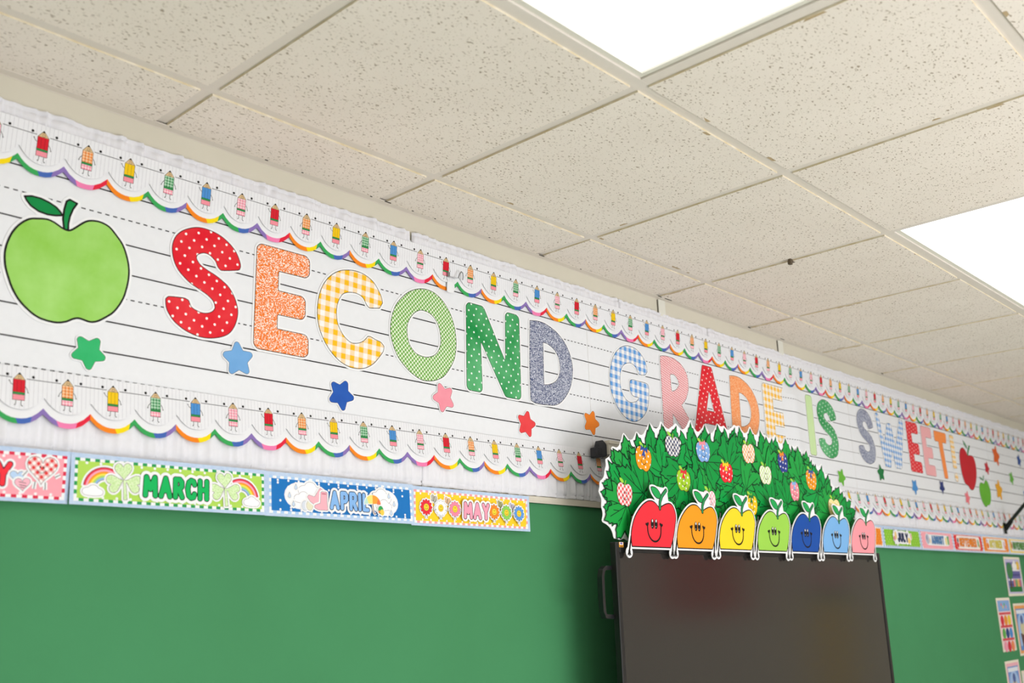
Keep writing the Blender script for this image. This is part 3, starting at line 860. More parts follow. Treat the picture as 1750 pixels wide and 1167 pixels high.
# ------------------------------------------------------------------ paper apples on the banner
def paper_apple(label, body, leaf, stem, c1, c2, cx, cz, lw=.0032, margin=.007, y=-.0048, stem_w=None):
    y = -.0037
    sub = lambda l: arr(l) / 1000 - (cx, cz)
    b, lf = smooth_auto(sub(body), 3, 50), sub(leaf)
    st = sub(stem)
    if stem_w: st = strokes([st], [stem_w], .0015)[0][0]
    allp = [b, lf, st]
    p = PB()
    un = np.concatenate([arr(q) for q in allp])
    xs, zs, P, sh = grid(un.min(0) - .035, un.max(0) + .035, .0035)
    F = np.full(len(P), 9.0)
    for q in allp:
        d = seg_dist(P, *edges([q])); F = np.minimum(F, np.where(inside(P, [q]), -d, d))
    p.slab(contour(F.reshape(sh), xs, zs, margin, .0004), 0, -.0005, CARD)
    o = p.obj('paper_apple', None, (cx, y, cz))
    def part(nm, q, col, yy):
        s, i = offs([q], [lw / 2, -lw / 2], .0016)
        PB().fill(s, yy, BLACK).fill(i, yy - .0002, col).obj(nm, o)
    part('leaf', lf, wash('apple_leaf_a', '#128a47', '#0f8442', 20), -.0006)
    part('stem', st, wash('apple_stem_a', '#149049', '#128a45', 20), -.0009)
    part('apple_body', b, wash('apple_' + c1[1:], c1, c2, 12), -.0012)
    return tag(o, label, 'apple', 'paper apples on the banner')
paper_apple('large light green paper apple with leaf left of the word SECOND',
    [[781,2459],[769,2461],[754,2468],[740,2471],[723,2468],[707,2463],[692,2450],[680,2432],[672,2409],[669,2386],[672,2362],[679,2342],[688,2322],[701,2303],[719,2287],[738,2276],[757,2272],[776,2272],[792,2277],[803,2284],[814,2288],[825,2287],[838,2285],[852,2289],[869,2301],[884,2315],[898,2339],[905,2361],[909,2389],[908,2412],[902,2435],[892,2457],[877,2474],[861,2488],[842,2493],[824,2491],[812,2485],[800,2474],[790,2464]],
    [[694,2506],[708,2510],[724,2510],[741,2506],[755,2500],[764,2492],[768,2487],[755,2483],[739,2481],[722,2483],[707,2490],[698,2499]],
    [[773,2459],[769,2480],[770,2501],[773,2518],[779,2523],[794,2519],[787,2506],[782,2489],[780,2473],[781,2459]], '#8cc74a', '#a9db78', .79, 2.39, .0038)
paper_apple('deep red paper apple after the exclamation mark',
    [[5683,2446],[5663,2468],[5640,2480],[5613,2483],[5579,2468],[5557,2434],[5551,2397],[5554,2350],[5570,2307],[5590,2286],[5626,2279],[5648,2264],[5675,2260],[5707,2268],[5753,2307],[5782,2354],[5790,2396],[5782,2433],[5760,2449],[5725,2451]],
    [[5642,2527],[5675,2510],[5696,2485],[5677,2487],[5650,2505]], [[5683,2446],[5701,2475],[5728,2500]], '#c60a26', '#bd0822', 5.67, 2.37, .002, .004, stem_w=.007)
paper_apple('small green paper apple below and right of the deep red one',
    [[5877,2307],[5843,2311],[5816,2306],[5797,2282],[5792,2249],[5806,2213],[5836,2186],[5864,2180],[5892,2191],[5924,2195],[5956,2225],[5969,2268],[5959,2300],[5939,2324],[5911,2331],[5893,2317]],
    [[5820,2341],[5855,2339],[5870,2326],[5838,2328]], [[5873,2326],[5889,2350]], '#67b52f', '#5faa2a', 5.88, 2.255, .0016, .004, stem_w=.005)

# ------------------------------------------------------------------ month cards
FONT = {
 'A': (.72, [[(0,0),(.36,1),(.72,0)], [(.14,.33),(.58,.33)]]), 'B': (.6, [[(0,0),(0,1),(.36,1),(.5,.88),(.5,.66),(.36,.54),(0,.54)], [(.36,.54),(.58,.42),(.58,.12),(.4,0),(0,0)]]),
 'C': (.6, [[(.58,.78),(.5,.95),(.3,1),(.1,.88),(0,.5),(.1,.12),(.3,0),(.5,.05),(.58,.22)]]), 'E': (.5, [[(.5,1),(0,1),(0,0),(.5,0)], [(0,.52),(.42,.52)]]),
 'F': (.5, [[(.5,1),(0,1),(0,0)], [(0,.52),(.42,.52)]]), 'G': (.62, [[(.58,.8),(.46,.97),(.28,1),(.08,.85),(0,.5),(.1,.12),(.3,0),(.55,.08),(.58,.42),(.36,.42)]]),
 'H': (.6, [[(0,0),(0,1)], [(.58,0),(.58,1)], [(0,.5),(.58,.5)]]), 'I': (.02, [[(0,0),(0.001,1)]]), 'J': (.42, [[(.42,1),(.42,.22),(.3,0),(.12,0),(0,.2)]]),
 'L': (.44, [[(0,1),(0,0),(.44,0)]]), 'M': (.8, [[(0,0),(.06,1),(.4,.35),(.74,1),(.8,0)]]), 'N': (.6, [[(0,0),(0,1),(.58,0),(.58,1)]]),
 'O': (.66, [[(.33,1),(.1,.88),(0,.5),(.1,.12),(.33,0),(.56,.12),(.66,.5),(.56,.88),(.33,1)]]), 'P': (.54, [[(0,0),(0,1),(.36,1),(.52,.86),(.52,.6),(.36,.46),(0,.46)]]),
 'R': (.56, [[(0,0),(0,1),(.36,1),(.52,.86),(.52,.62),(.36,.48),(0,.48)], [(.28,.48),(.56,0)]]), 'S': (.54, [[(.52,.84),(.4,.98),(.2,1),(.04,.86),(.04,.68),(.2,.56),(.4,.46),(.54,.32),(.52,.12),(.34,0),(.14,.02),(0,.18)]]),
 'T': (.6, [[(0,1),(.6,1)], [(.3,1),(.3,0)]]), 'U': (.6, [[(0,1),(0,.25),(.12,.04),(.3,0),(.48,.04),(.58,.25),(.58,1)]]), 'V': (.64, [[(0,1),(.32,0),(.64,1)]]), 'Y': (.64, [[(0,1),(.32,.46),(.64,1)], [(.32,.46),(.32,0)]])}
def layout(t, x0, x1, z0, z1, gap=.46):
    w = sum(FONT[c][0] for c in t) + gap * (len(t) - 1); sx = (x1 - x0) / w; sz = z1 - z0; x = 0; out = []
    for c in t:
        for pl in FONT[c][1]: out.append(arr([(x0 + (x + a) * sx, z0 + b * sz) for a, b in pl]))
        x += FONT[c][0] + gap
    return out
DENIM = wash('denim_blue_card', '#b3c9e6', '#c6d6ec', 140, .6)
def mcard(month, label, x0, x1, z0, px0, px1, pcol, ck, dotc=None, chk=(.0095, .0056), bow=.003, height=.0955, tilt=0.0, gaps=None):
    """card origin at its lower left corner, art coordinates absolute (x, z)"""
    L = x1 - x0; O = np.array([x0, z0])
    def wz(x, y, z): return (x, y - bow * (.25 + .75 * x / L) * .5 - bow * .5 * (1 - z / height), z + tilt * x)
    yy = [-.0008]
    def ny(): yy[0] -= .00004; return yy[0]
    p = PB(); n = 14
    p.slab([[(L * i / n, 0) for i in range(n + 1)] + [(L * i / n, height) for i in range(n, -1, -1)]], 0, -.0008, DENIM)
    y = ny(); a0, a1 = px0 - x0, px1 - x0; b0, b1 = .0065, height - .0085
    for i in range(n):
        p.fill([rect(a0 + (a1 - a0) * i / n, b0, a0 + (a1 - a0) * (i + 1) / n, b1)], y, pcol)
    card = p.obj('month_card', None, (x0, -.0205, z0), wz)
    tag(card, label, 'card', 'month cards along the top of the green board')
    # checked rim
    c1, c2 = ck; p = PB(); y = ny(); cw, chh = chk; m = max(4, int((a1 - a0) / cw) // 2 * 2 + 1); cw = (a1 - a0) / m
    for i in range(m):
        for zz, par in ((b0, 0), (b1 - chh, 1)):
            p.fill([rect(a0 + i * cw, zz, a0 + (i + 1) * cw, zz + chh)], y, c1 if (i + par) % 2 else c2)
    k = 9; hh = (b1 - b0 - 2 * chh) / k
    for i in range(k):
        for xx, par in ((a0, 0), (a1 - chh, 0)):
            p.fill([rect(xx, b0 + chh + i * hh, xx + chh, b0 + chh + (i + 1) * hh)], y, c1 if (i + par) % 2 else c2)
    p.obj('check_rim', card, warp=wz)['kind'] = 'stuff'
    if dotc:
        p = PB(); y = ny()
        for i in range(int((a1 - a0) / .027)):
            xx = a0 + .022 + i * .027
            for zz in ((b0 + chh + .003, b1 - chh - .003) if dotc[1] == 'rim' else (b0 + chh + .003, b1 - chh - .003, *( [ (b0+b1)/2 + (.018 if i % 2 else -.012), (b0+b1)/2 - (.026 if i % 2 else -.026)]))):
                p.fill([ell(xx + (.006 if zz < (b0 + b1) / 2 else 0), zz, .0028, n=8)], y, dotc[0])
        p.obj('white_dots', card, warp=wz)['kind'] = 'stuff'
    class A: pass
    a = A(); a.card = card
    def part(name, ops, halo=.0035, res=.0011):
        """ops: (loops|('line',pts,w), material); loops absolute"""
        p = PB()
        if halo:
            for op, m in ops:
                if isinstance(m, str): continue
                y = ny()
                if isinstance(op, tuple): p.line(arr(op[1]) - O, op[2] + 2 * halo, y, CARD)
                else:
                    for q in op: p.fill(offs([arr(q) - O], halo, max(res, .0008)), y, CARD)
        for op, m in ops:
            y = ny()
            if isinstance(op, tuple): p.line(arr(op[1]) - O, op[2], y, m)
            else: p.fill([arr(q) - O for q in op], y, m)
        return p.obj(name, card, warp=wz)
    def text(t, tx0, tx1, tz0, tz1, fillm, th=.0042, ol=.0016, halo=.004, outl=None, res=.0009):
        ls = [l - O for l in layout(t, tx0 + th, tx1 - th, tz0 + th, tz1 - th)]
        f, o, h = strokes(ls, [th, th + ol, th + ol + halo], res)
        p = PB()
        p.fill(h, ny(), CARD); p.fill(o, ny(), outl or BLACK); p.fill(f, ny(), fillm)
        return p.obj('lettering', card, warp=wz)
    a.part = part; a.text = text
    return a
def heart(cx, cz, w, h, ang=0.0):
    t = np.linspace(0, 2 * math.pi, 28, endpoint=False)
    x = 16 * np.sin(t) ** 3; z = 13 * np.cos(t) - 5 * np.cos(2 * t) - 2 * np.cos(3 * t) - np.cos(4 * t)
    return xf(np.stack([x / 32 * w, (z + 2.5) / 29 * h], 1), 1, ang, cx, cz)
def cloud(cx, cz, w, h):
    lo = [ell(cx - .27 * w, cz - .08 * h, .24 * w, .36 * h), ell(cx + .02 * w, cz + .12 * h, .27 * w, .42 * h), ell(cx + .29 * w, cz - .1 * h, .22 * w, .34 * h), ell(cx, cz - .22 * h, .42 * w, .26 * h)]
    return union(lo, min(w, h) / 22)
def union(loops, res, d=0.0):
    al = np.concatenate(loops); xs, zs, P, sh = grid(al.min(0) - 3 * res - d, al.max(0) + 3 * res + d, res)
    F = np.full(len(P), 9.0)
    for q in loops:
        e = seg_dist(P, *edges([q])); F = np.minimum(F, np.where(inside(P, [q]), -e, e))
    return contour(F.reshape(sh), xs, zs, d, res * .12)
def shamrock(cx, cz, r):
    lv = []
    for a in (95, 200, -15):
        b = math.radians(a); hx, hz = cx + r * .50 * math.cos(b), cz + r * .46 * math.sin(b) + r * .1
        lv.append(heart(hx, hz, r * 1.0, r * .95, b + math.pi / 2 + math.pi) if False else xf(heart(0, 0, r * 1.02, r * .98), 1, b - math.pi / 2, hx, hz))
    lv.append(arr([(cx - r * .06, cz + .1 * r), (cx + r * .1, cz + .1 * r), (cx + r * .22, cz - r * .95), (cx - r * .02, cz - r * .98)]))
    return union(lv, r / 26)
RAINB = ['#e23b4e', '#f7a3b8', '#f79a2e', '#fbdc4d', '#a9d66f', '#8fb4e4']
def rainbow_ops(cx, cz, r, a0, a1):
    ops = [([np.concatenate([arc(cx, cz, r, a0, a1, 16), arc(cx, cz, r * .42, a1, a0, 16)])], M('#5a4a52', .5))]
    n = len(RAINB)
    for i, c in enumerate(RAINB):
        ro = r * (.98 - .54 * i / n); ri = r * (.98 - .54 * (i + 1) / n)
        ops.append(([np.concatenate([arc(cx, cz, ro, a0, a1, 16), arc(cx, cz, ri, a1, a0, 16)])], M(c, .45)))
    return ops
def keyed(loops, m, t=.0007, res=.0009):
    """printed shape with thin dark key line"""
    i = []
    for q in loops: i += offs([q], -t, res)
    return [(loops, M('#6b5a5e', .5)), (i, m)]
OFFW = M('#f6f6f8', .45)

# February (only its right end is in view)
RGING = gingham('red_gingham_card', '#e23a3c', .011, ang=.75)
c = mcard('FEBRUARY', 'pink month card with red checked rim and gingham heart, FEBRUARY, at the left edge', .396, .8145, 1.9315, .404, .808, M('#f9a5b1', .45), (M('#dc2f4c', .45), CARD), (CARD, 'rim'), bow=.002)
c.text('FEBRUARY', .452, .712, 1.957, 2.0, M('#f0323e', .4), outl=M('#2a1030', .5))
c.part('candy_heart', keyed([heart(.722, 1.974, .027, .022)], M('#b9d3f1', .45)))
c.part('candy_heart', keyed([heart(.732, 1.961, .028, .024, .1)], M('#f7b7c6', .45)) + [(('line', [(.725, 1.966), (.738, 1.964)], .0012), M('#6c5a52')), (('line', [(.726, 1.961), (.739, 1.959)], .0012), M('#6c5a52')), (('line', [(.728, 1.957), (.736, 1.9555)], .0012), M('#6c5a52'))])
c.part('gingham_heart', [(('line', [(.753, 1.968), (.752, 1.955)], .0012), LINE), (('line', [(.771, 1.968), (.772, 1.9545)], .0012), LINE), (('line', [(.738, 1.986), (.731, 1.977)], .0012), LINE), (('line', [(.788, 1.978), (.797, 1.983)], .0012), LINE)]
    + keyed([heart(.764, 1.988, .055, .052)], RGING) + [(('line', arc(.763, 1.992, .008, 200, 340, 8), .001), BLACK), ([ell(.760, 1.9945, .0014, .002, 8)], BLACK), ([ell(.766, 1.994, .0014, .002, 8)], BLACK)])
# March
SHAM = glitter('shamrock_speckle', '#c2e29a', '#dff0c6', 420, .4, .6)
c = mcard('MARCH', 'lime green month card MARCH with shamrocks and rainbows', .8145, 1.232, 1.931, .822, 1.2265, M('#b3da5c', .45), (M('#2f9a55', .45), CARD), (CARD, 'rim'), bow=.014, tilt=-.006)
def cl(cx, cz, w, h): return keyed(cloud(cx, cz, w, h), OFFW, .0006)
c.part('rainbow_picture', rainbow_ops(.880, 1.962, .042, 55, 172))
c.part('cloud_picture', cl(.857, 1.958, .040, .021))
c.part('shamrock', keyed(shamrock(.917, 1.978, .035), SHAM))
c.part('rainbow_picture', rainbow_ops(1.170, 1.962, .042, 8, 120))
c.part('cloud_picture', cl(1.195, 1.957, .038, .021))
c.part('shamrock', keyed(shamrock(1.133, 1.977, .034), SHAM))
c.text('MARCH', .955, 1.096, 1.952, 1.996, M('#16b45c', .4), th=.0047, halo=.006)
# April
c = mcard('APRIL', 'blue month card APRIL with rain boots and umbrella', 1.232, 1.651, 1.9285, 1.243, 1.645, M('#1f74bd', .45), (M('#a9cbee', .45), CARD), (CARD, 'all'), bow=.013, tilt=-.006)
drop = lambda x, z: arr([(x, z + .008), (x + .0035, z + .001), (x + .004, z - .003), (x, z - .006), (x - .004, z - .003), (x - .0035, z + .001)])
c.part('cloud_picture', [([ell(1.325, 1.976, .040, .026)], OFFW)] + cl(1.348, 1.990, .062, .034) + cl(1.330, 1.972, .048, .026), .004)
for q in ((1.311, 1.994), (1.294, 1.975), (1.304, 1.957)): c.part('raindrop', keyed([drop(*q)], M('#c9d9ec', .45), .0005))
for q, m in (((1.334, 1.955), '#d7dde8'), ((1.346, 1.956), '#e6e2c8')): c.part('egg_picture', keyed([ell(*q, .009, .011)], M(m, .45), .0004))
BOOT = M('#f5b3bf', .4)
boot = lambda dx, dz, an: xf([(.0, .018), (.018, .018), (.017, -.008), (.020, -.024), (-.006, -.024), (-.018, -.020), (-.017, -.013), (-.002, -.008)], 1, an, dx, dz)
c.part('rain_boot', keyed(rounded([boot(1.365, 1.982, -.55)], .003, .001), BOOT))
c.part('rain_boot', keyed(rounded([boot(1.376, 1.971, .0)], .003, .001), BOOT) + [(('line', [(1.379, 1.984), (1.391, 1.984)], .0025), M('#c9717f'))])
c.part('cloud_picture', [([ell(1.560, 1.974, .036, .027)], OFFW)] + cl(1.548, 1.988, .062, .034) + cl(1.556, 1.968, .048, .026), .004)
for q in ((1.572, 1.990), (1.587, 1.972), (1.577, 1.951)): c.part('raindrop', keyed([drop(*q)], M('#c9d9ec', .45), .0005))
c.text('APRIL', 1.400, 1.512, 1.950, 1.993, M('#87b6ea', .4), outl=M('#1c2344', .5), th=.0044, halo=.005)
um = [np.concatenate([arc(1.522, 1.968, .024, 180 - 45 * i, 135 - 45 * i, 6, .022), [(1.522 - .024 + .012 * (i + 1), 1.970), (1.522 - .024 + .012 * i, 1.969)]]) for i in range(4)]
c.part('umbrella', [([w_], M(q, .4)) for w_, q in zip(um, ('#bfe3d6', '#f7e27a', '#f4a23d', '#ee7a4a'))] + [(('line', [(1.522, 1.969), (1.524, 1.950), (1.527, 1.946), (1.531, 1.948)], .002), M('#7a4a2a')), (('line', [(1.522, 1.991), (1.522, 1.995)], .0016), LINE)], .002)
c.part('egg_picture', [([ell(1.545, 1.956, .008, .010)], M('#3aa45c', .45)), ([rect(1.538, 1.949, 1.552, 1.955)], M('#ef8a3a', .45)), ([ell(1.549, 1.951, .006, .007)], M('#f5cf52', .45))], .003)
# May
c = mcard('MAY', 'yellow month card MAY with a row of smiling flowers', 1.651, 2.080, 1.9245, 1.6595, 2.071, M('#fdd12f', .45), (M('#f7a3a3', .45), CARD), (CARD, 'rim'), bow=.003, tilt=-.004)
def flower(x, z, col):
    pet = [xf(ell(.0138, 0, .0068, .0042, 10), 1, math.radians(30 * i), x, z) for i in range(12)]
    ops = [(('line', [(x - .003, z - .016), (x - .003, z - .025), (x - .005, z - .0255)], .001), LINE), (('line', [(x + .003, z - .016), (x + .003, z - .025), (x + .005, z - .0255)], .001), LINE),
           (('line', [(x - .017, z - .004), (x - .022, z - .007)], .001), LINE), (('line', [(x + .017, z - .004), (x + .022, z - .007)], .001), LINE)]
    u = union(pet + [ell(x, z, .0135)], .0009)
    ops += keyed(u, M(col, .4), .0005)
    ops += keyed([ell(x, z, .0092, n=16)], M('#fcd53a', .4), .0006)
    ops += [(('line', arc(x, z - .0005, .0045, 195, 345, 7), .0008), BLACK), ([ell(x - .002, z + .003, .0009, .0015, 6)], BLACK), ([ell(x + .002, z + .003, .0009, .0015, 6)], BLACK)]
    c.part('flower', ops, .003)
def butterfly(x, z, col, an):
    w_ = [xf(q, 1, an, x, z) for q in (ell(-.005, .004, .0055, .006, 10), ell(.005, .004, .0055, .006, 10), ell(-.004, -.004, .004, .0045, 10), ell(.004, -.004, .004, .0045, 10))]
    c.part('butterfly', [([q], M(col, .45)) for q in w_] + [(('line', xf([(0, -.007), (0, .007)], 1, an, x, z), .0014), LINE)], .0025)
for q, m in (((1.725, 1.992), '#b7b3a4'), ((1.771, 1.989), '#e0b892'), ((1.962, 1.991), '#a8a878'), ((2.007, 1.987), '#b9b4c6')): butterfly(*q, m, -.3)
for x, m in zip((1.698, 1.746, 1.794, 1.936, 1.982, 2.030), ('#e8313f', '#fbfbfb', '#f48aa4', '#f58a2a', '#8fd05c', '#5f9be0')): flower(x, 1.970, m)
c.text('MAY', 1.822, 1.916, 1.947, 1.990, M('#f9a0b6', .4), outl=M('#3a1626', .5), th=.0048, halo=.005)
# June to November, small in the photo
def dotted(x0, x1, z0, z1, p, m, cc):
    ops = []; i = 0; x = x0
    while x < x1:
        z = z0 + (p / 2 if i % 2 else 0)
        while z < z1: ops.append(([ell(x, z, .003, n=7)], m)); z += p
        x += p * .6; i += 1
    cc.part('white_dots', ops, 0)['kind'] = 'stuff'
c = mcard('JUNE', 'orange dotted month card JUNE half hidden by the pink apple cutout', 3.975, 4.400, 1.9285, 3.99, 4.387, M('#f58a1e', .45), (M('#f7c08a', .45), CARD))
dotted(4.02, 4.375, 1.945, 2.01, .022, M('#fbb45a', .45), c)
c.text('JUNE', 4.11, 4.25, 1.955, 1.998, M('#3f86c6', .4), res=.0013)
c = mcard('JULY', 'lime green dotted month card JULY right of the pink apple cutout', 4.403, 4.818, 1.9285, 4.412, 4.809, M('#8fc936', .45), (M('#4f86b8', .45), CARD), bow=.004)
dotted(4.44, 4.80, 1.945, 2.01, .022, M('#b9e07a', .45), c)
c.part('burst_picture', [([star(.040, 90, .7)[::1] + (4.535, 1.978)], CARD), ([star(.040, 60, .7) + (4.535, 1.978)], CARD), ([star(.040, 90, .7) + (4.665, 1.978)], CARD), ([ell(4.60, 1.978, .10, .030)], CARD)], 0)
c.part('ice_lolly', [([ell(4.530, 1.985, .012, .018)], M('#f0c986', .45)), ([ell(4.512, 1.972, .009, .011)], M('#d98a92', .45)), ([ell(4.672, 1.965, .016, .014)], M('#f3cf6a', .45)), ([ell(4.700, 1.985, .008, .014)], M('#e9b7a0', .45))], .002)
c.text('JULY', 4.548, 4.665, 1.957, 1.999, M('#1d2b57', .4), th=.0062, ol=.0008, res=.0013)
c = mcard('AUGUST', 'pink month card AUGUST with seaside pictures', 4.822, 5.232, 1.928, 4.832, 5.222, M('#f7a7b2', .45), (M('#f06f86', .45), CARD), bow=.006)
c.part('picture_ground', [(rounded([rect(4.90, 1.951, 5.165, 2.003)], .012, .0022), CARD)], 0)
c.part('shell_picture', [([ell(4.905, 1.980, .022, .024)], M('#b9bccb', .45)), ([ell(4.897, 1.986, .010, .012)], M('#8f97b2', .45)), ([ell(4.935, 1.972, .010, .012)], M('#e9d7b8', .45))], .003)
c.part('drink_picture', [([rect(5.125, 1.958, 5.145, 1.992)], M('#f3dc8a', .45)), ([rect(5.152, 1.958, 5.172, 1.990)], M('#7fb45c', .45)), ([ell(5.162, 1.994, .012, .006)], M('#4f9a56', .45))], .002)
c.text('AUGUST', 4.952, 5.108, 1.957, 1.999, M('#4479ad', .4), th=.0052, ol=.0010, outl=M('#23406a', .5), res=.0013)
c = mcard('SEPTEMBER', 'red rimmed month card SEPTEMBER with apples', 5.237, 5.655, 1.928, 5.247, 5.645, M('#e23030', .45), (M('#c8142c', .45), CARD), bow=.006)
c.part('picture_ground', [(rounded([rect(5.285, 1.943, 5.610, 2.008)], .012, .0024), M('#f8e9e2', .45))], 0)
c.part('apple_picture', [([ell(5.296, 1.962, .014, .014)], M('#d2232f', .45)), ([ell(5.300, 1.985, .010, .012)], M('#3a4a6a', .45)), ([ell(5.585, 1.976, .012, .020)], M('#8fae7c', .45)), ([ell(5.60, 1.960, .010, .010)], M('#d7b25e', .45))], .002)
c.text('SEPTEMBER', 5.318, 5.560, 1.955, 1.998, M('#f08a1e', .4), th=.0050, ol=.0016, outl=M('#8a1f1a', .5), halo=.003, res=.0014)
c = mcard('OCTOBER', 'orange month card OCTOBER with pumpkin pictures', 5.660, 6.078, 1.9285, 5.670, 6.068, M('#f58b28', .45), (M('#f7b56a', .45), CARD), bow=.004)
c.part('picture_ground', [(rounded([rect(5.72, 1.947, 6.02, 2.006)], .012, .0024), CARD)], 0)
c.part('pumpkin_picture', [([ell(5.737, 1.968, .018, .016)], M('#ee7d22', .45)), ([ell(5.733, 1.992, .010, .010)], M('#c9a0b4', .45)), ([ell(6.000, 1.975, .012, .022)], M('#e2b8c4', .45)), ([ell(6.018, 1.962, .012, .014)], M('#ee8a2a', .45))], .002)
c.text('OCTOBER', 5.765, 5.962, 1.956, 2.0, M('#d8c83a', .4), th=.0050, ol=.0012, outl=M('#8a7a1a', .5), halo=.003, res=.0014)
c = mcard('NOVEMBER', 'yellow month card NOVEMBER at the right edge of the photo', 6.083, 6.500, 1.9285, 6.093, 6.49, M('#f9d04e', .45), (M('#f3e2a0', .45), CARD))
c.part('picture_ground', [(rounded([rect(6.12, 1.947, 6.44, 2.006)], .012, .0024), CARD)], 0)
c.part('turkey_picture', [([ell(6.133, 1.976, .014, .018)], M('#b9744a', .45)), ([ell(6.128, 1.990, .010, .010)], M('#d99a5a', .45))], .002)
c.text('NOVEMBER', 6.152, 6.370, 1.956, 1.999, M('#4f8a3c', .4), th=.0052, ol=.0012, outl=M('#2c5a24', .5), halo=.003, res=.0014)
# ------------------------------------------------------------------ wall mounted display
BEZ = M('#1b1a1b', .38, .4)
r = empty('display_screen', (3.113, -.16, 1.39))
DX, DZ = .861, .50
def rel(p, q): return p - q
p = PB(); y0, y1 = -.02, .0
p.box(-DX, -DX + .018, y0, y1, -DZ, DZ, BEZ); p.box(DX - .018, DX, y0, y1, -DZ, DZ, BEZ)
p.box(-DX + .018, DX - .018, y0, y1, DZ - .028, DZ, BEZ); p.box(-DX + .018, DX - .018, y0, y1, -DZ, -DZ + .05, BEZ)
smooth_bevel(p.obj('bezel', r), .0025)
g = NG('dark_screen_glass', .16, .55)
SCR = g.out(g.mix(g.noise(3, 2), (.024, .021, .0195, 1), (.027, .024, .022, 1)))
p = PB(); p.box(-DX + .018, DX - .018, -.0165, -.004, -DZ + .05, DZ - .028, SCR); p.obj('screen_glass', r)
p = PB(); p.box(-DX + .07, DX - .07, .0, .05, -DZ + .02, DZ - .05, M('#151416', .5)); p.box(-.62, .62, .05, .09, -.40, .40, M('#151416', .5)); smooth_bevel(p.obj('back_cover', r), .008)
p = PB(); p.box(-.30, .30, .09, .154, -.22, .22, M('#1c1c1e', .5)); p.box(-.42, -.36, .09, .154, -.3, .3, M('#1c1c1e', .5)); p.box(.36, .42, .09, .154, -.3, .3, M('#1c1c1e', .5)); p.obj('wall_mount', r)
h = PB(); HN = M('#17181b', .32, .5)
def flatbar(pb, pts, w, y0, y1, m):
    pts = arr(pts); n = len(pts)
    t = np.gradient(pts, axis=0); t /= np.linalg.norm(t, axis=1)[:, None]; nr = np.stack([-t[:, 1], t[:, 0]], 1)
    pb.slab([np.concatenate([pts + nr * w / 2, (pts - nr * w / 2)[::-1]])], y1, y0, m)
    l = np.concatenate([pts + nr * w / 2, (pts - nr * w / 2)[::-1]])
    pb.poly([(q[0], y1, q[1]) for q in l[::-1]], m)
flatbar(h, [(-DX + .01, .432), (-DX - .026, .431), (-DX - .036, .425), (-DX - .041, .408), (-DX - .042, .36), (-DX - .041, .318), (-DX - .034, .305), (-DX + .01, .302)], .011, -.004, .012, HN)
smooth_bevel(h.obj('side_handle', r), .004, 3)
p = PB(); p.slab([rect(-.845, .486, -.825, .500)], -.0199, -.0204, M('#e6a42c', .4)); p.fill([rect(-.843, .4925, -.827, .4995)], -.0206, M('#e8e4ee', .4)); p.fill([[(-.842, .496), (-.835, .4935), (-.828, .496), (-.835, .4995)]], -.0207, M('#6a5fa8', .4)); p.fill([rect(-.842, .487, -.828, .490)], -.0206, M('#8a4a1c', .4))
p.obj('maker_sticker', r)
tag(r, 'large black wall display with dark screen below the apple cutouts', 'display')

# ------------------------------------------------------------------ roller screen case with dark end cap, left of the bush
r = empty('roller_screen_case', (2.424, -.019, 2.15))
p = PB(); p.box(0, 1.1, -.026, 0, .012, .046, M('#d9d3c4', .45)); p.box(0, 1.1, -.030, -.004, .045, .054, M('#e2dccd', .45)); p.box(0, 1.1, -.022, -.004, .004, .012, M('#8b867c', .5))
p.obj('metal_case', r)
cp = rounded([[(-.057, -.001), (-.056, .029), (-.038, .032), (-.029, .052), (-.018, .054), (-.003, .045), (.006, .030), (.007, .016), (-.004, .006), (-.042, -.002)]], .004, .0012)
p = PB(); p.slab(cp, -.0, -.019, M('#3d3d41', .5)); o = p.obj('end_cap', r); smooth_bevel(o, .003)
p = PB(); p.line(rect(-.044, .009, -.026, .026), .0016, -.0196, M('#2a2a2d', .5), True); p.line(ell(-.035, .0175, .0045, n=14), .0014, -.0196, M('#2a2a2d', .5), True); p.obj('moulded_mark', r)
tag(r, 'beige roller screen case with dark grey end cap left of the leafy cutout', 'screen case')

# ------------------------------------------------------------------ leafy apple bush cutout standing on the display
TY = -.1655
outl = [[2288,1905],[2270,1914],[2256,1932],[2225,1958],[2217,1980],[2211,2012],[2215,2039],[2231,2068],[2245,2102],[2258,2121],[2284,2147],[2317,2170],[2332,2195],[2344,2199],[2384,2193],[2445,2217],[2473,2243],[2494,2240],[2535,2253],[2617,2256],[2694,2277],[2721,2266],[2792,2279],[2863,2286],[2926,2290],[3013,2296],[3069,2297],[3137,2296],[3229,2289],[3302,2288],[3359,2266],[3460,2259],[3494,2232],[3578,2217],[3605,2187],[3657,2172],[3733,2133],[3765,2090],[3845,2053],[3850,2020],[3786,1985],[3560,1945],[3545,1891],[3480,1891],[3475,1948],[3064,1955],[2798,1950],[2568,1935],[2350,1900],[2336,1921]]
OC = np.array([3.0, 2.08])
ol = [arr(outl) / 1000 - OC]
bush = PB().obj('leafy_bush_cutout', None, (OC[0], TY, OC[1]))
tag(bush, 'large cut-out green bush of maple-like leaves with small apples, standing on the display', 'cutout')
green = offs(ol, -.062, .006)
LEAFG = [M('#029a42', .45, .15), M('#02923d', .45, .15), M('#189c40', .45, .15)]
LOUT = M('#07301a', .4)
PB().fill(green, -.0004, M('#0a8540', .35)).obj('green_ground', bush)
TRK = M('#c47a2e', .4)
PB().slab([rect(3.497 - OC[0], 1.892 - OC[1], 3.532 - OC[0], 1.99 - OC[1])], -.0002, -.0008, TRK).line(arr([(2.32, 1.945), (2.338, 1.925), (2.350, 1.905)]) - OC, .014, -.0009, TRK).obj('trunk', bush)
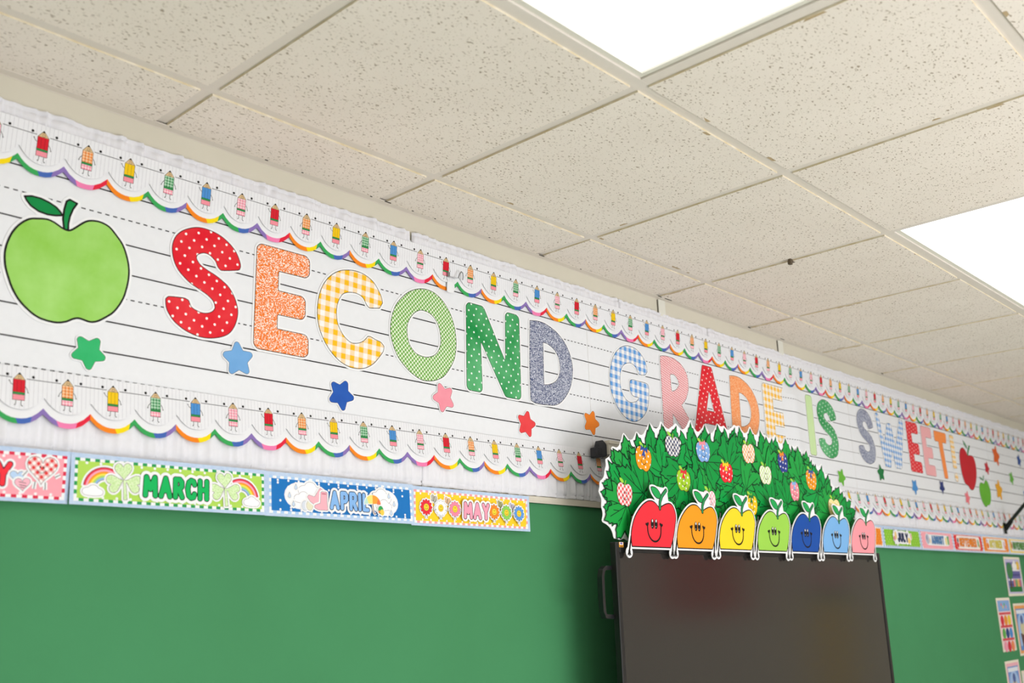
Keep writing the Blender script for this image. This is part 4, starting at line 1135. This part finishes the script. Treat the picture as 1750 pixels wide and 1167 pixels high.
half = [(0, 1.0), (.07, .86), (.13, .84), (.15, .72), (.22, .69), (.22, .52), (.29, .54), (.35, .66), (.42, .65), (.50, .74), (.52, .60), (.60, .55), (.53, .42), (.50, .32), (.58, .28), (.72, .26), (.64, .12), (.54, .05), (.38, -.07), (.2, -.13), (.06, -.10)]
leaf_o = arr(half + [(-x, z) for x, z in half[1:][::-1]])
veins = [[(0, -.22), (0, .72)], [(0, -.04), (.34, .52)], [(0, -.04), (-.34, .52)], [(0, -.06), (.44, .14)], [(0, -.06), (-.44, .14)], [(0, .30), (.10, .52)], [(.18, .26), (.22, .46)], [(-.18, .26), (-.22, .46)]]
LEAFS = []
for i in range(3):
    p = PB(); q = leaf_o * (1 + .08 * (i - 1), 1) + np.array([[rnd.uniform(-.025, .025), rnd.uniform(-.025, .025)] for _ in leaf_o])
    a = math.radians(0)
    p.fill([q], 0, LEAFG[i])
    p.line(q, .028, -.00001, LOUT, True)
    for v in veins: p.line(v, .020, -.00001, LOUT)
    LEAFS.append(p.mesh('leaf'))
ntips = [[2440 + 118 * i, 1956, 180 + (-1) ** i * 14] for i in range(9)] + [[2340,2194,12],[2284,2150,40],[2254,2114,45],[2222,2049,80],[2216,2026,75],[2293,1910,172],[2473,2239,0],[2533,2249,5],[2612,2252,-20],[2694,2272,0],[2780,2268,-8],[2858,2279,0],[2964,2286,-18],[2996,2287,5],[3068,2291,0],[3136,2289,10],[3173,2272,0],[3240,2282,-6],[3313,2280,0],[3358,2256,10],[3418,2242,-5],[3466,2250,-12],[3499,2222,-25],[3576,2206,-14],[3623,2172,-15],[3705,2133,-35],[3730,2116,-25],[3747,2097,-30],[3829,2049,-75],[2245,1970,100],[2262,1945,135]]
items = []
for x, z, a in ntips:
    s = rnd.uniform(.115, .14) if abs(a) < 60 else (rnd.uniform(.07, .085) if z > 1957 or z < 1956 else .105); t = math.radians(a)
    items.append((x / 1000 + math.sin(t) * s, z / 1000 - math.cos(t) * s, a, s))      # base point under the tip
tips = [(a, b) for a, b, _, _ in items]
inner = offs(ol, -.082, .008)
z = 1.955; row = 0; cand = []
while z < 2.27:
    x = 2.2 + (row % 2) * .04
    while x < 3.9:
        cand.append((x + rnd.uniform(-.022, .022), z + rnd.uniform(-.014, .014))); x += .098
    z += .056; row += 1
ca = arr(cand); ok = inside(ca - OC, inner); rnd.shuffle(cand)
fill_items = []
for (x, z), k in zip(ca, ok):
    if k: fill_items.append((x, z - .03, rnd.choice((rnd.uniform(-35, 35), rnd.uniform(-70, 70), rnd.uniform(-180, 180))), rnd.uniform(.105, .135)))
rnd.shuffle(fill_items)
order = sorted(items, key=lambda q: -q[1]) + fill_items
for n, (x, z, a, s) in enumerate(order):
    o = place('leaf', LEAFS[n % 3], bush, (x - OC[0], -.0009 - n * .00003, z - OC[1]), 0, (s * rnd.choice((-1, 1)) * rnd.uniform(1.0, 1.15), 1, s))
    if o.scale.x < 0: o.scale.x = -o.scale.x
    o.rotation_euler = (0, math.radians(-a) if False else -math.radians(a), 0)
lv = [offs(ol, -.05, .006)[0], rect(3.490 - OC[0], 1.891 - OC[1], 3.538 - OC[0], 1.99 - OC[1])]
for x, z, a, s in order:
    lv.append(xf(leaf_o * (s * 1.05, s), 1, math.radians(-a) * -1 if False else math.radians(a) * -1 * -1, x - OC[0], z - OC[1]))
xs, zs, P, shp = grid(np.array([-.90, -.24]), np.array([.95, .30]), .006)
Fc = seg_dist(P, *edges(lv))
for q in lv: Fc = np.where(inside(P, [q]), -.01, Fc)
hug = offs([l for l in contour(Fc.reshape(shp), xs, zs, .030, .0006) if np.ptp(l[:, 0]) > .3], -.0225, .006)
hug = [l for l in hug if np.ptp(l[:, 0]) > .3]
p = PB(); p.slab(hug, .0015, 0, CARD)
bush.data = p.mesh('leafy_bush_cutout')
LY = -.0009 - len(order) * .00003 - .0004
# small apples among the leaves
SA = arr([(0, .36), (-.10, .42), (-.24, .46), (-.38, .40), (-.47, .24), (-.49, .02), (-.44, -.22), (-.32, -.42), (-.18, -.50), (-.06, -.47), (0, -.45), (.06, -.47), (.18, -.50), (.32, -.42), (.44, -.22), (.49, .02), (.47, .24), (.38, .40), (.24, .46), (.10, .42)])
SA = smooth_auto(SA, 2, 60)
def small_apple(x, z, w, h, mat, bow=None, rot=0.0, face='#2a1a16'):
    p = PB(); s = SA * (w, h)
    p.fill([s * 1.05], 0, M('#4a3a22', .5)); p.fill([s], -.0001, mat)
    o = p.obj('small_apple', bush, (x - OC[0], LY, z - OC[1])); o.rotation_euler = (0, rot, 0)
    PB().line([(0, .34 * h), (.02 * w, .46 * h), (.08 * w, .60 * h)], .004, -.0002, M('#8cc63f', .4)).obj('stem', o)
    PB().fill([xf(ell(0, 0, .011, .0055, 10), 1, -.5, -.20 * w, .56 * h)], -.0002, M('#a4d84a', .4)).obj('leaf', o)
    if bow:
        b = M(bow, .4); p = PB()
        p.fill([[(0, .40 * h), (-.20 * w, .56 * h), (-.24 * w, .28 * h)]], -.0003, b); p.fill([[(0, .40 * h), (.24 * w, .28 * h), (.20 * w, .56 * h)]], -.0003, b)
        p.fill([[(0, .42 * h), (-.14 * w, .08 * h), (-.02 * w, .12 * h), (.14 * w, .06 * h)]], -.00032, b); p.fill([ell(0, .40 * h, .006, .006, 8)], -.0004, b)
        p.obj('bow', o)
    f = M(face, .5); p = PB()
    p.line(arc(.02 * w, -.06 * h, .0125, 185, 355, 9, .013), .0017, -.00045, f)
    for e in (-.04, .09): p.fill([ell(e * w, .06 * h, .0022, .0034, 8)], -.00045, BLACK); p.fill([ell(e * w - .0006, .075 * h, .0009, .0012, 6)], -.0005, CARD)
    p.obj('smiling_face', o)
def ad(n, c): return dots('apple_dots_' + n, c, c, '#fbf6ee', .026, .13, .5)
def ag(n, c): return gingham('apple_gingham_' + n, c, .0125, ang=.785)
small_apple(2.425, 2.134, .078, .070, ad('orange', '#fb9a1c'), '#2f4f9c', .18)
small_apple(2.583, 2.186, .080, .064, ag('navy', '#27305f'))
small_apple(2.753, 2.184, .080, .065, ad('light_blue', '#7fa9de'), '#f58f9c', -.1)
small_apple(2.883, 2.127, .080, .064, ad('red', '#ef2b38'), '#fbd02c', -.05)
small_apple(2.629, 2.084, .073, .064, ad('lime', '#a5cf2f'), '#e0303c', .08)
small_apple(3.038, 2.204, .082, .067, ag('orange', '#f7a24a'), None, -.1)
small_apple(2.323, 2.025, .072, .066, ag('red', '#e4343e'), None, .08)
small_apple(3.273, 2.192, .070, .070, ad('navy', '#2b3f8f'), '#f58a2a', -.15)
small_apple(3.140, 2.139, .081, .065, ag('pale_green', '#c4dc8c'))
small_apple(3.477, 2.145, .080, .072, ad('orange', '#fb9a1c'), '#35559c', .05)
small_apple(3.340, 2.095, .065, .068, ad('pink', '#f6909f'), '#7fb0e2', -.05)
small_apple(2.768, 2.033, .072, .062, ag('pale_pink', '#f0a6b2'))
small_apple(3.028, 2.031, .073, .065, ad('yellow', '#f9c81e'), '#1f7a3c')
small_apple(3.642, 2.048, .098, .078, dots('apple_dots_cream', '#fbe79a', '#fbe79a', '#fdf8e0', .02, .16, .5))
small_apple(2.505, 2.026, .060, .044, ad('red', '#ef2b38'))
small_apple(3.20, 2.020, .070, .052, ad('light_green', '#9fd05a'))

# ------------------------------------------------------------------ the row of seven big apple cutouts in front
AC = np.array([2.4025, 1.877])
body = arr([[2311,1878],[2309,1904],[2316,1931],[2333,1961],[2362,1988],[2390,2004],[2413,2009],[2434,2005],[2456,1990],[2475,1999],[2501,2006],[2520,2003],[2533,1988],[2537,1966],[2530,1942],[2518,1910],[2499,1878]]) / 1000 - AC
body = smooth_loop(body, 3, (0, 8, 16))
lf = smooth_loop(arr([[2420,2049],[2440,2049],[2456,2041],[2466,2028],[2468,2018],[2446,2018],[2431,2027],[2422,2038]]) / 1000 - AC, 3)
st = strokes([arr([[2457,1989],[2460,2008],[2472,2026],[2494,2043]]) / 1000 - AC], [.0052], .0012)[0][0]
armL = [(-.092, .030), (-.100, .004), (-.105, -.012)]
armR = [(.112, .036), (.108, .004), (.104, -.012)]
hands = []
for (hx, hz), sg in ((armL[-1], -1), (armR[-1], 1)):
    for d in (-.6, -.05, .5): hands.append([(hx, hz + .002), (hx + .0125 * math.sin(d), hz - .0125 * math.cos(d))])
un = [body, lf, st] + [np.concatenate([offs([rect(-.006, -.0, .0, .001)], .001, .0005)[0]])] if False else [body, lf, st]
al = np.concatenate(un); xs, zs, P, shp = grid(al.min(0) - .04, al.max(0) + .03, .0022)
F = np.full(len(P), 9.0)
for q in un:
    d = seg_dist(P, *edges([q])); F = np.minimum(F, np.where(inside(P, [q]), -d, d))
F2 = np.minimum(F, seg_dist(P, *edges([arr(l) for l in (armL, armR)] , False)) - .0026)
for hd in ((-.105, -.015), (.104, -.015)):
    F2 = np.minimum(F2, np.hypot(P[:, 0] - hd[0], P[:, 1] - hd[1]) - .009)
# fill the hollow between leaf and stem with card too
fillet = arr([(.02, .17), (.092, .166), (.096, .125), (.05, .12)])
d = seg_dist(P, *edges([fillet])); F2 = np.minimum(F2, np.where(inside(P, [fillet]), -d, d))
card_l = contour(F2.reshape(shp), xs, zs, .0062, .0003)
b_o, b_i = offs([body], [.0015, -.0017], .0018)
l_o, l_i = offs([lf], [.001, -.0012], .0011)
s_o, s_i = offs([st], [.001, -.0012], .0011)
GLEAF = M('#23a455', .4); GSTEM = M('#2c8f55', .4)
AM = {}
def amesh(k, f):
    if k not in AM: AM[k] = f()
    return AM[k]
def big_apple(x, z, color, label, y=-.1905):
    p = amesh('card', lambda: PB().slab(card_l, .0, -.0016, CARD).mesh('apple_cutout'))
    o = place('apple_cutout', p, None, (x, y, z))
    for i, a_ in enumerate((armL, armR)):
        def arm():
            q = PB().line(a_, .0066, -.0018, BLACK)
            for h_ in hands[3 * i:3 * i + 3]: q.line(h_, .0042, -.0020, BLACK)
            return q.fill([ell(a_[-1][0], a_[-1][1] - .001, .0052, .006, 10)], -.0021, BLACK).mesh('arm')
        place('arm', amesh('arm%d' % i, arm), o, (0, 0, 0))
    q = PB().fill(b_o, -.0020, BLACK).fill(b_i, -.0022, color); q.obj('apple_body', o)
    place('leaf', amesh('leaf', lambda: PB().fill(l_o, -.0022, BLACK).fill(l_i, -.0024, GLEAF).mesh('leaf')), o, (0, 0, 0))
    place('stem', amesh('stem', lambda: PB().fill(s_o, -.0025, BLACK).fill(s_i, -.0027, GSTEM).mesh('stem')), o, (0, 0, 0))
    def face():
        q = PB(); yy = -.0024
        q.line(np.concatenate([[(-.0125, .060)], arc(.020, .050, .0325, 185, 355, 18, .033), [(.0545, .063)]]), .0052, yy, BLACK)
        for hx, a in ((-.0130, .25), (.0548, -.25)): q.fill([heart(hx, .063, .0165, .0135, a)], yy - .0001, BLACK)
        for ex in (.0120, .0300):
            q.fill([ell(ex, .0665, .0080, .0142, 18, ang=-.1)], yy - .0001, BLACK)
            q.fill([ell(ex + .0010, .0750, .0027, .0042, 12, ang=-.2)], yy - .0002, CARD)
            q.fill([ell(ex - .002, .0590, .0012, .0016, 8)], yy - .0002, CARD)
        return q.mesh('smiling_face')
    place('smiling_face', amesh('face', face), o, (0, 0, 0))
    tag(o, label, 'cutout', 'row of smiling apple cutouts on the display')
def ap(n, a, b): return wash('apple_print_' + n, a, b, 6, .4)
row_x = [2.3085, 2.5345, 2.768, 3.0025, 3.2335, 3.4675, 3.7015]
row_z = [1.877, 1.8775, 1.8795, 1.8795, 1.881, 1.882, 1.884]
cols = [('red', '#ee2f3e', '#f0353f'), ('orange', '#fb9d22', '#f99a1e'), ('yellow', '#fcd92c', '#fad42a'), ('lime', '#9fd353', '#98cf4e'), ('royal_blue', '#1650a8', '#124a9e'), ('sky_blue', '#7db4e8', '#78b0e4'), ('pink', '#fb9fa8', '#f89aa3')]
labs = ['smiling red apple cutout at the left end of the row on top of the display', 'smiling orange apple cutout between the red and yellow ones', 'smiling yellow apple cutout third from the left on the display',
        'smiling lime green apple cutout in the middle of the row on the display', 'smiling royal blue apple cutout between the lime and sky blue ones', 'smiling sky blue apple cutout beside the pink one', 'smiling pink apple cutout at the right end of the row on the display']
for x, z, (n, a, b), l in zip(row_x, row_z, cols, labs):
    big_apple(x + .0940, z, ap(n, a, b), l)

# ------------------------------------------------------------------ small posters at the right edge of the board
def poster(label, x0, x1, z0, z1, frame, inner, art):
    w_, h_ = x1 - x0, z1 - z0; p = PB()
    p.slab([rect(0, 0, w_, h_)], 0, -.001, M('#f3e9d6', .45)); o = p.obj('poster', None, (x0, -.0065, z0))
    y = [-.0011]
    def put(nm, loops, m):
        y[0] -= .00008; PB().fill(loops, y[0], m).obj(nm, o)
    e = .012
    put('coloured_rim', [rect(e, e, w_ - e, h_ - e)], frame)
    put('picture_field', [rect(e * 2.2, e * 2.2, w_ - e * 2.2, h_ - e * 2.4)], inner)
    art(put, w_, h_)
    tag(o, label, 'poster', 'small posters at the right edge')
def art1(put, w_, h_):
    for k in range(6): put('striped_band', [rect(.03, .03 + k * .026, w_ - .03, .041 + k * .026)], M('#4d4a86' if k % 2 else '#ece6ee', .45))
    put('grass', [rect(.03, .022, w_ - .03, .05)], M('#1f7a3e', .45))
    put('tree_trunk', [rect(.055, .04, .075, .13)], M('#5a3a2a', .45))
    put('tree_crown', [ell(.07, .135, .05, .045)], M('#3f7f4e', .45))
    for i, q in enumerate(('#e58a8a', '#7fb06a', '#f0c060', '#d0707e')): put('book_picture', [rect(.11 + i * .033, .05, .138 + i * .033, .09)], M(q, .45))
    put('moon_picture', [ell(w_ - .055, .165, .026, .024)], M('#f3c64c', .45)); put('cloud_picture', cloud(.16, .165, .08, .05), M('#f4f2ee', .45))
poster('lavender rimmed paper poster with a tree, upper of the posters at the right edge', 6.008, 6.280, 1.704, 1.915, M('#c9c2e0', .45), M('#6a67a6', .45), art1)
def art2(put, w_, h_):
    put('title_band', [rect(.016, h_ - .07, w_ - .016, h_ - .014)], M('#86aede', .45))
    for i, q in enumerate(('#e4565a', '#f2c44c', '#6db05a', '#e99ab0')): put('title_letter', [ell(.07 + i * .024, h_ - .035 - .012 * (i % 2), .009, .009, 10)], M(q, .45))
    rows = [('#d8283e', '#f0962e', '#f6cf3a'), ('#5fae4e', '#21417f', '#4a8fd6'), ('#f49ab0', '#d8283e', '#f08a5c')]
    for j, rw in enumerate(rows):
        z_ = h_ - .135 - j * .066
        put('red_band', [rect(.016, z_ + .048, w_ - .016, z_ + .060)], M('#d94a52', .45))
        for i, q in enumerate(rw): put('fruit_picture', [ell(.052 + i * .056, z_ + .018, .026, .028, 14)], M(q, .45))
poster('tall narrow poster with rows of coloured fruit on pink, leftmost by the right edge', 5.785, 6.003, 1.423, 1.697, M('#f6c9cf', .45), M('#f9dfe2', .45), art2)
def pot(put, w_, h_):
    put('arch', [np.concatenate([arc(w_ / 2, h_ * .55, w_ * .34, 0, 180, 12), [(w_ * .16, .05), (w_ * .84, .05)]])], M('#a9c4ea', .45))
    put('plant_pot', [[(w_ * .34, .045), (w_ * .66, .045), (w_ * .72, h_ * .42), (w_ * .28, h_ * .42)]], M('#5a3a36', .45))
    put('bird_picture', [ell(w_ * .5, h_ * .52, w_ * .17, h_ * .13)], M('#d9cfa6', .45)); put('bird_head', [ell(w_ * .5, h_ * .68, w_ * .10, h_ * .09)], M('#4a5f9c', .45))
    put('title_band', [rect(.03, h_ - .055, w_ - .03, h_ - .035)], M('#e8ecf4', .45))
poster('orange rimmed poster with a pot on blue cut by the right edge', 6.050, 6.260, 1.390, 1.664, M('#f2a45c', .45), M('#5f8fce', .45), pot)
poster('pink rimmed poster with an arch on blue at the bottom right corner', 5.780, 6.000, 1.100, 1.376, M('#f4b4c0', .45), M('#6f98d2', .45), pot)
def lines_(put, w_, h_):
    for k in range(7): put('striped_band', [rect(.03, .03 + k * .034, w_ - .03, .046 + k * .034)], M('#4f86c8' if k % 2 else '#e9eef6', .45))
poster('blue striped poster cut off at the lower right corner of the photo', 6.020, 6.230, 1.040, 1.315, M('#e9e4da', .45), M('#8fb4e2', .45), lines_)

# ------------------------------------------------------------------ black pole in a wall bracket
r = empty('slanting_pole', (6.07, -.02, 2.07))
p = PB(); BK = M('#1d201e', .45); p.box(-.012, .012, -.006, .0015, -.03, .03, BK); p.tube([(0, -.003, -.006), (0, -.04, .04)], .0115, BK, 12); p.obj('wall_bracket', r)
p = PB(); p.tube([(0, -.01, .012), (0, -.50, .50)], .0095, M('#26302a', .4), 10); p.obj('pole', r)
p = PB(); p.tube([(0, -.50, .50), (0, -.515, .515)], [.014, .006], BK, 10); p.obj('end_knob', r)
tag(r, 'black pole slanting up from a wall bracket at the right edge', 'pole')

# ------------------------------------------------------------------ pictures on the far side wall, seen only as reflections in the display
r = empty('giant_pencil_poster', (X1 - .004, -2.04, .95)); r.rotation_euler = (0, 0, math.pi / 2 * -1 + math.pi)
r.rotation_euler = (0, 0, -math.pi / 2)
p = PB(); p.slab([rect(-.13, 0, .13, .75)], 0, -.002, M('#e8c23a', .5)); p.obj('pencil_body', r)
p = PB(); p.slab([[(-.13, 0), (0, -.28), (.13, 0)]], 0, -.002, M('#e3c495', .5)); p.obj('pencil_point', r)
p = PB(); p.slab([rect(-.13, .75, .13, .84)], 0, -.002, M('#5c8f4a', .5)); p.obj('pencil_band', r)
p = PB(); p.slab([rect(-.13, .84, .13, 1.02)], 0, -.002, M('#e58a9a', .5)); p.obj('pencil_rubber', r)
tag(r, 'giant pencil poster on the far side wall, reflected faintly in the dark display', 'poster')
p = PB(); p.slab([rect(-.42, 0, .42, .62)], 0, -.004, M('#d2232f', .6))
o = p.obj('red_backing_paper', None, (X1 - .004, -3.18, 1.62)); o.rotation_euler = (0, 0, -math.pi / 2)
tag(o, 'red paper sheet on the far side wall, reflected as a red glow in the display', 'poster')
